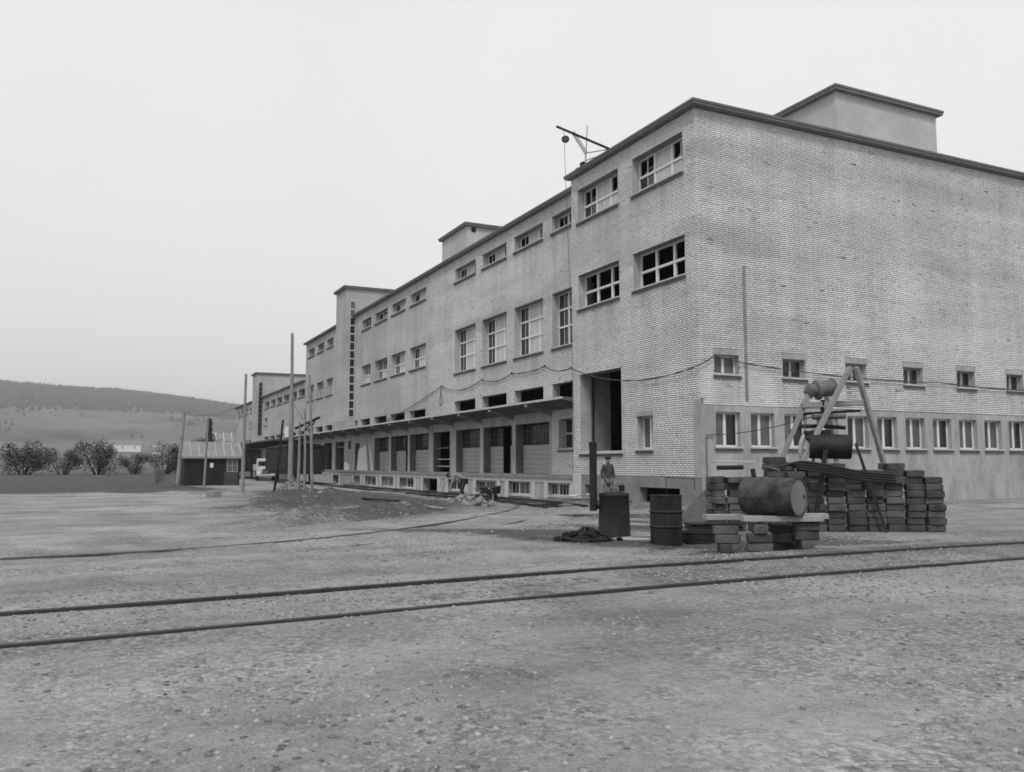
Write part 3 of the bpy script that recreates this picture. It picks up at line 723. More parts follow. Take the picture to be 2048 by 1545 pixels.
J(MB().tube([(-7.05, -1.47, 15.72), (-6.6, -1.6, 15.12)], .012, 5).build('pulley_rope', ROPE))
J(MB().box(-7.78, -7.52, -.22, .0, 14.372, 14.62).build('clamp', STEELDK, bevel=.04))
J(MB().box(-8.2, -7.98, -.2, .05, 14.372, 14.5).build('ballast_stone', STEELDK, bevel=.04))
hr = MB().tube([(-6.66, -1.6, 14.95), (-7.4, -.9, 7.5), (-8.0, -.45, 3.0), (-8.93, -.02, 1.25), (-8.97, .05, .98)], .011, 5).build('hoist_rope', ROPE)
tag(hr, 'thin hoist rope hanging from the roof pulley down to the dock', 'rope')

# ---------------------------------------------------------------- railway tracks
def rail_profile_sweep(pts, base=0.0, hgt=.14, name='rail'):
    """flat-bottomed rail swept along pts (head centre line, z = top of head)."""
    prof = [(-.06, -hgt), (.06, -hgt), (.06, -hgt + .02), (.012, -hgt + .035), (.012, -.04), (.034, -.03), (.034, -.004), (.026, 0), (-.026, 0), (-.034, -.004), (-.034, -.03), (-.012, -.04), (-.012, -hgt + .035), (-.06, -hgt + .02)]
    mb = MB(); n = len(prof); P = [Vector(p) for p in pts]
    for i, p in enumerate(P):
        d = (P[min(i + 1, len(P) - 1)] - P[max(i - 1, 0)]); d.z = 0; d.normalize(); s = Vector((-d.y, d.x, 0))
        for a, b in prof: mb.v.append(tuple(p + s * a + Vector((0, 0, b))))
    for i in range(len(P) - 1):
        for j in range(n): mb.f.append((i * n + j, i * n + (j + 1) % n, (i + 1) * n + (j + 1) % n, (i + 1) * n + j))
    mb.f.append(tuple(range(n))[::-1]); mb.f.append(tuple((len(P) - 1) * n + j for j in range(n)))
    return mb
def interp(poly, step=.6):
    """Catmull-Rom through poly."""
    P = [Vector(p) for p in poly]; P = [P[0] * 2 - P[1]] + P + [P[-1] * 2 - P[-2]]; out = []
    for i in range(1, len(P) - 2):
        n = max(2, int((P[i + 1] - P[i]).length / step))
        for k in range(n):
            t = k / n; a, b, c, d = P[i - 1], P[i], P[i + 1], P[i + 2]
            out.append(.5 * ((2 * b) + (-a + c) * t + (2 * a - 5 * b + 4 * c - d) * t * t + (-a + 3 * b - 3 * c + d) * t ** 3))
    out.append(P[-2]); return out
ZR = .235
tr = empty('railway_track', (15.8, -13, .1)); tag(tr, 'railway track with two rails crossing the gravel in the foreground', 'track')
def T(o, r): o.parent = r; o.matrix_parent_inverse = Matrix.Translation(-Vector(r.location)); return o
fr_ = interp([(16.2, -30, ZR), (15.62, -22, ZR), (15.42, -18.04, ZR), (15.10, -14.1, ZR), (15.02, -9.9, ZR), (15.05, -5, ZR), (15.2, 2, ZR), (15.5, 12, ZR)])
T(rail_profile_sweep(fr_).build('rail', RAIL), tr)
nr = [p + Vector((1.5, 0, 0)) for p in fr_]
T(rail_profile_sweep(nr).build('rail', RAIL), tr)
for k in range(48):                       # sleepers, mostly buried in gravel
    y = -27 + k * .68; x = float(np.interp(y, [p.y for p in fr_], [p.x for p in fr_]))
    T(MB().box(x - .5, x + 2.0, y - .12, y + .12, -.1, gz(x + .7, y) - random.uniform(.01, .06)).build('sleeper', WOODDK), tr)
dt = empty('railway_track', (-20, -3.8, 0)); tag(dt, 'railway track running straight along the loading dock', 'track')
for yy in (-3.0, -4.5):
    pp_ = interp([(-120, yy, .05), (-60, yy, .05), (-30, yy, .06), (-12, yy - .05, .07), (-6, yy - .25, .08), (-1.5, yy - .7, .08)], 2)
    T(rail_profile_sweep(pp_, hgt=.2).build('rail', RAIL), dt)
for k in range(60):
    x = -2.5 - k * .75
    T(MB().box(x - .12, x + .12, -5.0, -2.5, -.3, gz(x, -3.7) + .012).build('sleeper', WOODDK), dt)
ct = empty('railway_track', (3, -10, 0)); tag(ct, 'curved railway track sunk in the road, swinging away from the dock', 'track')
curve = [(-14, -4.4), (-8.5, -4.75), (-5.2, -4.95), (-3.45, -5.36), (-1.66, -6.35), (.48, -7.88), (2.33, -9.49), (4.21, -11.35), (6.45, -14.04), (7.6, -16.2), (8.2, -18.5), (8.6, -24), (8.7, -34)]
cp = interp([(x, y, 0) for x, y in curve], .5); _zz = [gz(p.x, p.y) for p in cp]; cp = [Vector((p.x, p.y, sum(_zz[max(0, i - 6):i + 7]) / len(_zz[max(0, i - 6):i + 7]) + .026)) for i, p in enumerate(cp)]
T(rail_profile_sweep(cp, hgt=.12).build('rail', RAILD), ct)
cp2 = []
for i, p in enumerate(cp):
    d = (cp[min(i + 1, len(cp) - 1)] - cp[max(i - 1, 0)]); d.z = 0; d.normalize(); q = p + Vector((-d.y, d.x, 0)) * 1.5
    if q.x > 1.5: cp2.append(Vector((q.x, q.y, p.z - .030)))
T(rail_profile_sweep(cp2, hgt=.12).build('rail', RAILD), ct)

# ---------------------------------------------------------------- stones, heaps, scattered gravel
def rock_mesh(name, m, seed, sub=1, flat=.75):
    bm = bmesh.new(); bmesh.ops.create_icosphere(bm, subdivisions=sub, radius=.5); rr = random.Random(seed)
    off = [Vector((rr.gauss(0, 1), rr.gauss(0, 1), rr.gauss(0, 1))).normalized() for _ in range(5)]; cut = [rr.uniform(.26, .42) for _ in off]
    for v in bm.verts:
        for o_, c_ in zip(off, cut):
            d = v.co.dot(o_)
            if d > c_: v.co -= o_ * (d - c_)
        v.co *= rr.uniform(.9, 1.1); v.co.z *= flat
    me = bpy.data.meshes.new(name); bm.to_mesh(me); bm.free(); me.materials.append(m); return me
def pile(name, label, cat, cx, cy, rx, ry, h, n, s0, s1, m, part, soil_m=None, dirz=0.0):
    z0 = gz(cx, cy); root = empty(name, (cx, cy, z0)); tag(root, label, cat)
    ms = [rock_mesh(part, m, 100 + i, 2 if n < 40 else 1) for i in range(5)]
    bmx = MB().lathe([(1, -.15), (.85, .12), (.5, .55), (.18, .85), (.0, .9)], 18)
    bmx.v = [(x * rx * .95, y * ry * .95, z * h * .85) for x, y, z in bmx.v]
    bmx.build('core', soil_m or m, root, smooth=True)
    rr = random.Random(len(name) + n)
    for i in range(n):
        t = rr.uniform(0, 2 * math.pi); r = math.sqrt(rr.random()); hh = max(0, (1 - r) * .92) * h
        o = obj(part, rr.choice(ms), root, (r * math.cos(t) * rx * 1.05, r * math.sin(t) * ry * 1.05, hh + rr.uniform(-.02, .04)))
        s = rr.uniform(s0, s1); o.scale = (s * rr.uniform(.8, 1.3), s * rr.uniform(.8, 1.2), s * rr.uniform(.7, 1.1)); o.rotation_euler = (rr.uniform(-.6, .6), rr.uniform(-.6, .6), rr.uniform(0, 6.3))
    root.rotation_euler = (0, 0, dirz); return root
pile('stone_pile', 'small pile of pale broken stones beside the stooping worker', 'stone pile', -4.4, -6.9, .95, .5, .32, 34, .16, .34, STONE, 'stone', dirz=.9)
pile('rubble_pile', 'rounded heap of white rubble by the tall pole and wagon', 'stone pile', -24.6, -8.9, .95, .8, .72, 90, .14, .30, STONE, 'stone', dirz=.4)
pile('cinder_pile', 'low heap of black cinders beside the stove', 'cinder pile', 9.5, -10.25, .62, .42, .26, 130, .06, .14, CINDER, 'cinder', dirz=1.1)
# sand heap behind the drums
mb = MB(); n = 40
sx, sy = np.meshgrid(np.linspace(-1.3, 1.3, n), np.linspace(-1.3, 1.3, n), indexing='ij')
rr_ = np.hypot(sx / 1.28, sy / 1.15); sh = np.maximum(0, .5 + .5 * np.cos(np.minimum(rr_, 1) * math.pi)) ** .9 * .92; sh = sh * (1 + .5 * fnoise(sx * 1.0, sy, 1.6)) + .06 * fnoise(sx + 9, sy, 4.0) * (sh > .05) - .04
mb.v = np.stack([sx, sy, sh], -1).reshape(-1, 3).tolist(); ii = np.arange(n * n).reshape(n, n)
mb.f = [tuple(q) for q in np.stack([ii[:-1, :-1], ii[1:, :-1], ii[1:, 1:], ii[:-1, 1:]], -1).reshape(-1, 4).tolist()]
sd = mb.build('sand_heap', SAND, None, smooth=True, loc=(6.5, -4.85, gz(6.5, -4.85) - .02)); tag(sd, 'heap of dark sand between the drum and the block stack', 'sand heap')
# loose gravel and pebbles over the near yard
def scatter(name, n, xr, yr, s0, s1, m, seed, dens=None):
    rr = np.random.default_rng(seed); base = []
    for k in range(4):
        me = rock_mesh('peb', m, 300 + k, 1, .7); base.append((np.array([v.co[:] for v in me.vertices]), np.array([p.vertices[:] for p in me.polygons]))); bpy.data.meshes.remove(me)
    V = []; F = []; o = 0
    X = rr.uniform(*xr, n * 3); Y = rr.uniform(*yr, n * 3)
    if dens is not None: k = rr.random(n * 3) < dens(X, Y); X, Y = X[k], Y[k]
    X, Y = X[:n], Y[:n]; Z = ground_z(X, Y); S = s0 + (s1 - s0) * rr.random(len(X)) ** 3; A = rr.uniform(0, 6.28, len(X))
    for x, y, z, s, a, k in zip(X, Y, Z, S, A, rr.integers(0, 4, len(X))):
        v, f = base[k]; c_, s_ = math.cos(a) * s, math.sin(a) * s
        V.append(np.stack([v[:, 0] * c_ - v[:, 1] * s_ + x, v[:, 0] * s_ + v[:, 1] * c_ + y, v[:, 2] * s + z - s * .06], -1)); F.append(f + o); o += len(v)
    V = np.concatenate(V).astype(np.float32); F = np.concatenate(F).astype(np.int32)
    me = bpy.data.meshes.new(name); me.vertices.add(len(V)); me.vertices.foreach_set('co', V.reshape(-1)); me.loops.add(F.size); me.loops.foreach_set('vertex_index', F.reshape(-1))
    me.polygons.add(len(F)); me.polygons.foreach_set('loop_start', (np.arange(len(F)) * 3).astype(np.int32)); me.update(); me.materials.append(m)
    ob = obj(name, me); tag(ob, kind='stuff'); return ob
tag(scatter('gravel', 42000, (12.6, 23.2), (-21, -3), .009, .05, PEB, 5, lambda x, y: np.where(x > 14.2, 1, .5) * np.clip(.34 + 1.3 * fnoise(x, y, .55), .05, 1)), 'loose gravel strewn around the foreground track', 'gravel')
tag(scatter('gravel', 4500, (-6, 13), (-16, -4), .02, .09, PEB, 6, lambda x, y: np.clip(.10 + 1.3 * fnoise(x, y, .5), .02, 1)), 'scattered pebbles on the yard road', 'gravel')
tag(scatter('rubble', 2200, (-26, 3.5), (-14.5, -5.5), .03, .17, PEB, 8, lambda x, y: np.clip(-.05 + 1.6 * fnoise(x, y, .45), 0, 1)), 'small stones strewn over the earth bank', 'rubble')

# ---------------------------------------------------------------- site things in the foreground
def drum(name, m_side, m_lid, h=.89, r=.288, hoops=(.32, .62)):
    prof = [(0, .012), (r - .02, .012), (r - .012, 0), (r, .004), (r, .02)]
    for q in hoops: prof += [(r, h * q - .028), (r + .020, h * q - .008), (r + .020, h * q + .008), (r, h * q + .028)]
    prof += [(r, h - .03), (r + .012, h - .02), (r + .012, h), (r - .012, h), (r - .016, h - .018), (0, h - .018)]
    root = empty(name); MB().lathe(prof[2:-1], 36, None, False).build('shell', m_side, root, smooth=True)
    MB().lathe([(r - .018, h - .024), (r - .02, h - .016), (0.01, h - .016)], 36).build('lid', m_lid, root)
    MB().lathe([(.01, .010), (r - .02, .010), (r - .018, .018)], 36).build('base', m_lid, root)
    MB().lathe([(.03, h - .015), (.03, h - .002), (.001, h - .002)], 12, Matrix.Translation((r * .6, 0, 0))).build('bung', m_side, root)
    return root
d1 = drum('steel_drum', STEELDK, STEELDK, .89, .29, (.36, .66)); d1.location = (10.74, -9.28, gz(10.74, -9.28) - .005); d1.rotation_euler = (0, 0, 1)
tag(d1, 'upright dark steel drum with two ribs, between stove and planks', 'drum')
d2 = drum('steel_drum', DRUMSIDE, DRUMLID, .92, .30, (.36, .64)); tag(d2, 'scuffed steel drum lying on its side across the planks', 'drum')
axd = Vector((.936, .338, 0)).normalized()
d2.matrix_world = Matrix.Translation((11.80, -8.66, .485 + .315)) @ axd.to_track_quat('Z', 'Y').to_matrix().to_4x4()
# low tub
tb = empty('low_tub', (10.75, -8.55, gz(10.75, -8.55))); tag(tb, 'low flat iron tub on the ground beside the upright drum', 'tub')
MB().lathe([(.28, 0), (.31, .02), (.31, .09), (.325, .10), (.31, .11), (.31, .20), (.33, .215), (.31, .23), (.29, .22), (.28, .05)], 32).build('shell', STEELDK, tb, smooth=True)
MB().lathe([(.285, .17), (.1, .19), (.001, .2)], 24).build('contents', CINDER, tb)
# stove with flue pipe
sv = empty('tar_stove', (8.80, -9.17, gz(8.80, -9.17))); tag(sv, 'black sheet-iron stove with tall flue pipe in the yard', 'stove')
MB().lathe([(.33, 0), (.345, .02), (.33, .05), (.315, .4), (.305, .80), (.32, .82), (.31, .84), (.28, .83)], 32).build('shell', STEELDK, sv, smooth=True)
MB().lathe([(.30, .828), (.29, .86), (.12, .885), (.001, .89)], 28).build('lid', STEELDK, sv, smooth=True)
MB().tube([(-.12, 0, .885), (-.10, 0, .93), (.10, 0, .93), (.12, 0, .885)], .012, 6).build('lid_handle', STEELDK, sv)
fx, fy = -.15, -.40
MB().tube([(fx * .55, fy * .55, .62), (fx * .9, fy * .9, .62)], .085, 14).build('flue_elbow', STEELDK, sv, smooth=True)
MB().tube([(fx, fy, .50), (fx, fy, 1.84)], .079, 18).build('flue_pipe', STEELDK, sv, smooth=True)
MB().tube([(fx, fy, 1.80), (fx, fy, 1.90)], .084, 18).build('pipe_collar', STEELDK, sv, smooth=True)
MB().box(.24, .322, -.07, .07, .14, .30).build('fire_door', STEELDK, sv, bevel=.01)
MB().bar((.05, .31, .70), (.08, .38, .66), .02, .02).build('side_handle', STEELDK, sv)
pt = empty('tar_pot', (8.86, -9.02, gz(8.85, -9.1) + .89)); tag(pt, 'small black pot standing on the stove lid', 'pot')
MB().lathe([(.05, 0), (.06, .01), (.065, .12), (.07, .125), (.06, .13), (.055, .02), (.001, .02)], 18).build('bowl', STEELDK, pt, smooth=True)
MB().tube([(-.07, 0, .11), (-.04, 0, .17), (.04, 0, .17), (.07, 0, .11)], .006, 6).build('handle', STEELDK, pt)
# planks, boards, pieces on the ground
def plank(name, a, b, w, t, m, label, cat='plank', lift=0.0, group=None):
    z0 = gz(a[0], a[1]) + t / 2 + lift; z1 = gz(b[0], b[1]) + t / 2 + lift
    o = MB().bar((a[0], a[1], z0), (b[0], b[1], z1), w, t).build(name, m, None, bevel=.006)
    return tag(o, label, cat, group)
plank('board', (2.3, -6.95), (3.1, -5.6), .35, .05, WOODMD, 'long weathered board lying in the road left of the stove', 'board', .02)
plank('board', (9.55, -9.75), (10.2, -8.9), .16, .04, WOODLT, 'short board on the ground between stove and drum', 'board')
plank('board', (5.2, -6.6), (6.4, -6.0), .2, .05, WOODMD, 'board lying on the earth behind the stove', 'board', .05)
plank('board', (-2.6, -9.9), (-1.5, -8.9), .2, .04, WOODMD, 'weathered board lying on the near end of the earth bank', 'board', .03)
plank('board', (-9.6, -9.2), (-7.9, -8.3), .22, .05, WOODDK, 'dark board half sunk in the earth bank', 'board', .02)
plank('board', (-13.5, -10.4), (-11.9, -10.7), .2, .04, WOODMD, 'grey board on the far side of the earth bank', 'board', .03)
tp = MB()
nn = 14; tx, ty = np.meshgrid(np.linspace(-.55, .55, nn), np.linspace(-.3, .3, 8), indexing='ij')
tz = .05 + .05 * fnoise(tx * 3, ty * 3, 1) + .03 * np.sin(tx * 5)
top = np.stack([tx, ty, tz], -1).reshape(-1, 3); bot = top - np.array([0, 0, .012]); tp.v = top.tolist() + bot.tolist(); q0 = np.arange(nn * 8).reshape(nn, 8)
for off in (0, nn * 8): tp.f += [tuple(q) for q in (np.stack([q0[:-1, :-1], q0[1:, :-1], q0[1:, 1:], q0[:-1, 1:]], -1).reshape(-1, 4) + off).tolist()]
t_ = tp.build('cement_sack', TARP, None, smooth=True, loc=(-6.4, -1.05, gz(-6.4, -1.05) + .16), rotz=.7); tag(t_, 'flattened pale sack on the mound by the white pier', 'sack')
# cement blocks: tall stack
random.seed(5)
blk = []
for k in range(8):
    L_ = random.uniform(.17, .205)
    mb = MB().box(-L_, .20, -.10, .10, 0, .145); m_ = mb.mesh('cement_block', BLOCK if k % 3 else BLOCK2, bevel=random.uniform(.008, .022))
    for v in m_.vertices: v.co += Vector((random.uniform(-.012, .012), random.uniform(-.010, .010), random.uniform(-.004, .002)))
    blk.append(m_)
SU = Vector((.44, .90, 0)); SN = Vector((-.90, .44, 0))     # along the stack, away from the viewer
def block(p, rz, label, group):
    o = obj('cement_block', random.choice(blk), None, p, rz); return tag(o, label, 'block', group)
S0 = Vector((8.93, -6.72, 0))
ORD = ['first', 'second', 'third', 'fourth', 'fifth', 'sixth', 'seventh', 'eighth', 'ninth', 'tenth', 'eleventh', 'twelfth', 'thirteenth']
heights = [8, 8, 8, 11, 9, 9, 10, 9, 9, 10, 9, 8]
gap = {0: .0, 1: .06, 2: .05}
u = 0.0
for i, hgt in enumerate(heights):
    endon = i in (0,); w = .24 if endon else .41
    u += gap.get(i, .015)
    for j in range(hgt):
        for dpt in range(2):
            if dpt and not (i in (0, len(heights) - 1) or j == hgt - 1 or (i == 3 and j > 7)): continue
            rec = .10 if not dpt and random.random() < .12 and 2 < j < hgt - 1 else 0
            p = S0 + SU * (u + w / 2 + random.uniform(-.018, .018)) + SN * (.12 + rec + dpt * .24 + random.uniform(-.04, .04))
            base = gz(p.x, p.y); p.z = base + j * .147
            block(p, math.atan2(SU.y, SU.x) + (math.pi / 2 if endon and not dpt else 0) + random.uniform(-.07, .07),
                  'cement block in tall stack, %s column from left, %s course up%s' % (ORD[i], ORD[j], ', rear row' if dpt else ''), 'cement blocks in the tall stack')
    u += w
TOPZ = 8 * .147 + gz(9.3, -6)
for uu, lab in ((1.62, 'left'), (2.05, 'right')):
    p = S0 + SU * uu + SN * .2; p.z = gz(p.x, p.y) + 9 * .147 + .002
    block(p, math.atan2(SU.y, SU.x) + random.uniform(-.15, .15), '%s one of two loose cement blocks lying on the stack top' % lab, 'blocks on top of the tall stack')
q = S0 + SU * .05 + SN * .1
o = MB().bar((q.x, q.y, 1.50), tuple(S0 + SU * .95 + SN * .25 + Vector((0, 0, 1.50))), .16, .05).build('board', WOODLT, None, bevel=.006); tag(o, 'pale board sticking out from the top of the block stack', 'board')
o = MB().tube([tuple(S0 + SU * .12 + SN * .12 + Vector((0, 0, 1.37))), tuple(S0 + SU * .7 + SN * .2 + Vector((0, 0, 1.38)))], .05, 10).build('iron_pipe', STEELDK); tag(o, 'short dark pipe end poking out of the stack under the pale board', 'pipe')
for k, (ua, ub, zz, off, m2, lab) in enumerate([(.30, .72, 8, .14, WOODLT, 'thin pale board on the second column of the stack'), (.75, 1.10, 8, .10, WOODLT, 'short pale board on the third column of the stack'),
        (1.70, 2.75, 10.15, .05, WOODMD, 'long weathered board lying across the stack top'), (2.3, 3.3, 9.05, -.02, WOODLT, 'pale board laid on the stack right of the loose blocks')]):
    a = S0 + SU * ua + SN * off; b = S0 + SU * ub + SN * (off + .06); z = gz(a.x, a.y) + zz * .147 + .014
    o = MB().bar((a.x, a.y, z), (b.x, b.y, z), .17, .024).build('board', m2, None, bevel=.004); tag(o, lab, 'board')
for k, (ua, ub, zt, m2, lab) in enumerate([(2.05, 2.45, 1.75, WOODDK, 'rough dark timber leaning on the stack right of the drum'), (3.6, 3.1, 1.9, WOODDK, 'dark timber leaning on the right part of the stack'), (1.02, .86, 1.35, WOODDK, 'dark slat leaning in the gap of the stack')]):
    a = S0 + SU * ua - SN * (.22 if k < 2 else .05); b = S0 + SU * ub + SN * .0
    o = MB().bar((a.x, a.y, gz(a.x, a.y) + .01), (b.x, b.y, zt), .09, .06).build('timber', m2, None, bevel=.005); tag(o, lab, 'timber')
# flat sheets at the foot of the stack
for i in range(4):
    p = Vector((9.55, -7.25, gz(9.5, -7.2) + i * .035))
    o = MB().box(-.55, .55, -.25, .25, 0, .03).build('iron_sheet', STEELDK, None, bevel=.004, loc=(p.x + random.uniform(-.03, .03), p.y, p.z + .12), rotz=1.15 + random.uniform(-.06, .06)); tag(o, ['lowest', 'second lowest', 'third', 'topmost'][i] + ' dark iron sheet in the flat pile at the stack foot', 'sheet', 'iron sheets at the stack foot')
o = MB().box(-.4, .4, -.2, .2, 0, .13).build('timber_baulk', WOODDK, None, bevel=.01, loc=(9.55, -7.25, gz(9.5, -7.2) - .015), rotz=1.15); tag(o, 'dark timber baulk carrying the pile of iron sheets', 'timber')
# piers under the planks
PB = [(12.58, -9.42), (13.12, -9.22), (12.95, -8.62), (13.38, -8.48), (12.80, -8.05)]
for i, (x, y) in enumerate(PB):
    for j in range(3):
        sc2 = 1.0
        block(Vector((x + random.uniform(-.02, .02), y + random.uniform(-.02, .02), gz(x, y) + j * .145)), 1.1 + random.uniform(-.12, .12) + (math.pi / 2 if (i + j) % 3 == 0 else 0),
              'cement block in low pier under the planks, %s pier, %s course' % (['left front', 'middle front', 'centre rear', 'right front', 'right rear'][i], ['bottom', 'middle', 'top'][j]), 'cement blocks under the planks')
ZP = max(gz(x, y) for x, y in PB) + 3 * .145 + .008
for a, b, w, lab in (((13.02, -9.45), (13.56, -8.30), .19, 'front pale plank on the block piers, carrying the lying drum'), ((12.45, -9.75), (13.12, -7.75), .19, 'rear pale plank on the block piers, behind the front one')):
    o = MB().bar((a[0], a[1], ZP + .045), (b[0], b[1], ZP + .045), w, .09).build('plank', PLANKM, None, bevel=.006); tag(o, lab, 'plank')
d2.location = (12.70, -9.07, ZP + .09 + .302)

# hoisting engine behind the stack: timber legs, winch drum, fly-wheel and tank
def pd(px, py, D):
    d = _r * ((px - 1024) / 1714.74) - _u * ((py - 772.5) / 1714.74) - _b
    return CAM + d * D
hm = empty('hoisting_engine', (7.9, -3.0, gz(7.9, -3))); tag(hm, 'hoisting engine with timber legs, winch drum and fly-wheel by the wall', 'engine')
def Hh(o): return T(o, hm)
f1 = pd(1548, 955, 20.6); f1.z = .0; top = pd(1626, 778, 20.8)
legs = [((7.75, -3.95, 0), (8.22, -3.05, 2.98)), ((7.0, -3.2, 0), (8.0, -2.75, 2.98)), ((8.75, -3.55, 0), (8.55, -2.25, 2.98)), ((7.6, -1.6, 0), (8.25, -1.85, 2.98))]
legs[0] = (tuple(pd(1530, 1000, 20.6)), tuple(pd(1624, 772, 20.8)))
legs[2] = (tuple(pd(1568, 1000, 20.0)), tuple(pd(1700, 735, 20.6)))
legs[1] = (tuple(pd(1690, 1040, 22.0)), tuple(pd(1650, 770, 21.4)))
legs[3] = (tuple(pd(1800, 1040, 21.6)), tuple(pd(1712, 735, 21.2)))
legs = [(tuple(Vector(a) + (Vector(a) - Vector(b)) * (a[2] / (b[2] - a[2]))), b) for a, b in legs]
for a, b in legs: Hh(MB().bar(a, b, .11, .11).build('leg', WOODMD, bevel=.008))
Hh(MB().bar(pd(1603, 811, 20.7), pd(1725, 806, 20.9), .12, .14).build('beam', WOODMD, bevel=.01))
Hh(MB().bar(pd(1608, 828, 20.9), pd(1720, 822, 21.1), .10, .06).build('beam', WOODDK, bevel=.01))
A = pd(1612, 783, 20.8); B = pd(1690, 772, 20.9); ax_ = (B - A).normalized()
wd = MB().lathe([(.02, -.06), (.03, -.02), (.10, .0), (.19, .06), (.20, .10), (.155, .13), (.155, .22), (.24, .25), (.25, .32), (.20, .34), (.20, .62), (.25, .66), (.22, .72), (.03, .76), (.03, .95)], 28, Matrix.Translation(A) @ ax_.to_track_quat('Z', 'Y').to_matrix().to_4x4())
Hh(wd.build('winch_drum', STEELMD, smooth=True))
Hh(MB().tube([pd(1645, 800, 20.75), pd(1645, 845, 20.75)], .05, 8).build('post', STEELDK))
Hh(MB().tube([pd(1625, 834, 20.6), pd(1690, 832, 20.6)], .075, 12).build('shaft', STEELMD, smooth=True))
# fly-wheel
cw = pd(1630, 900, 20.75); wax = (_r * .50 + _b * .85 + Vector((0, 0, .02))).normalized()
Mw = Matrix.Translation(cw) @ wax.to_track_quat('Z', 'Y').to_matrix().to_4x4()
Hh(MB().lathe([(.46, -.05), (.53, -.055), (.535, .055), (.465, .05), (.46, .045)], 44, Mw, False).build('fly_wheel', GREYP, smooth=True))
sp_ = MB()
for k in range(6):
    t = k * math.pi / 3 + .3; sp_.bar(Mw @ Vector((.05 * math.cos(t), .05 * math.sin(t), 0)), Mw @ Vector((.51 * math.cos(t), .51 * math.sin(t), 0)), .03, .05)
sp_.lathe([(.07, -.08), (.08, -.07), (.08, .07), (.07, .08)], 16, Mw); Hh(sp_.build('spokes', STEELDK))
Hh(MB().tube([pd(1580, 868, 20.75), pd(1588, 858, 20.75), pd(1602, 853, 20.75), pd(1650, 853, 20.8), pd(1690, 856, 20.8)], .05, 8).build('guard', STEELDK, smooth=True))
tk = MB().lathe([(.02, 0), (.27, .0), (.29, .03), (.29, .9), (.27, .93), (.02, .93)], 30, Matrix.Translation(pd(1618, 893, 20.35)) @ (_r + _b * .25).normalized().to_track_quat('Z', 'Y').to_matrix().to_4x4())
Hh(tk.build('boiler', STEELDK, smooth=True))
Hh(MB().bar(pd(1610, 868, 20.5), pd(1660, 866, 20.5), .25, .14).build('engine_block', STEELDK, bevel=.03))
Hh(MB().bar(pd(1560, 962, 20.7), pd(1760, 958, 20.7), .9, .12).build('bed', WOODDK, bevel=.01))
Hh(MB().bar(pd(1600, 960, 20.9), pd(1600, 1042, 20.9), .16, .16).build('bed_post', WOODDK)); Hh(MB().bar(pd(1720, 960, 20.9), pd(1720, 1042, 20.9), .16, .16).build('bed_post', WOODDK))
Hh(MB().tube([pd(1610, 850, 20.7), pd(1604, 880, 20.6)], .012, 5).build('lever', STEELMD))
wr = MB().tube(sag((.07, .5, 2.47), tuple(pd(1625, 834, 20.6)), .10), .013, 5).build('wire_rope', CABLE); tag(wr, 'thin wire from the wall pipe to the hoisting engine', 'wire')
# hoses thrown over the stack
for i in range(4):
    a = pd(1560 + i * 3, 935 - i * 3.5, 18.3 + .05 * i); b = pd(1600, 924 + i * 4.5, 18.3); c_ = pd(1650, 930 + i * 5, 18.3); e_ = pd(1720, 944 + i * 5, 18.4); g2 = pd(1790, 950 + i * 5, 18.5)
    o = MB().tube(interp([tuple(a), tuple(b), tuple(c_), tuple(e_), tuple(g2)], .15), .028, 8).build('rubber_hose', RUBBER, None, smooth=True); tag(o, ['uppermost', 'second', 'third', 'lowest'][i] + ' black hose draped over the top of the block stack', 'hose', 'hoses on the block stack')
o = MB().bar(pd(1532, 933, 18.2), pd(1556, 941, 18.2), .22, .03).build('shovel_blade', STEELMD); o.name = 'iron_plate'; tag(o, 'bent pale iron plate resting on the stack below the hoses', 'plate')
# iron rod hoop leaning by the cellar window
o = MB().tube([(-1.6, -.35, .4), (-1.6, -.36, .98), (.1, -.4, .95), (.12, -.42, .6)], .016, 6).build('iron_bar', STEELDK); tag(o, 'bent thin iron bar standing by the plinth', 'bar')

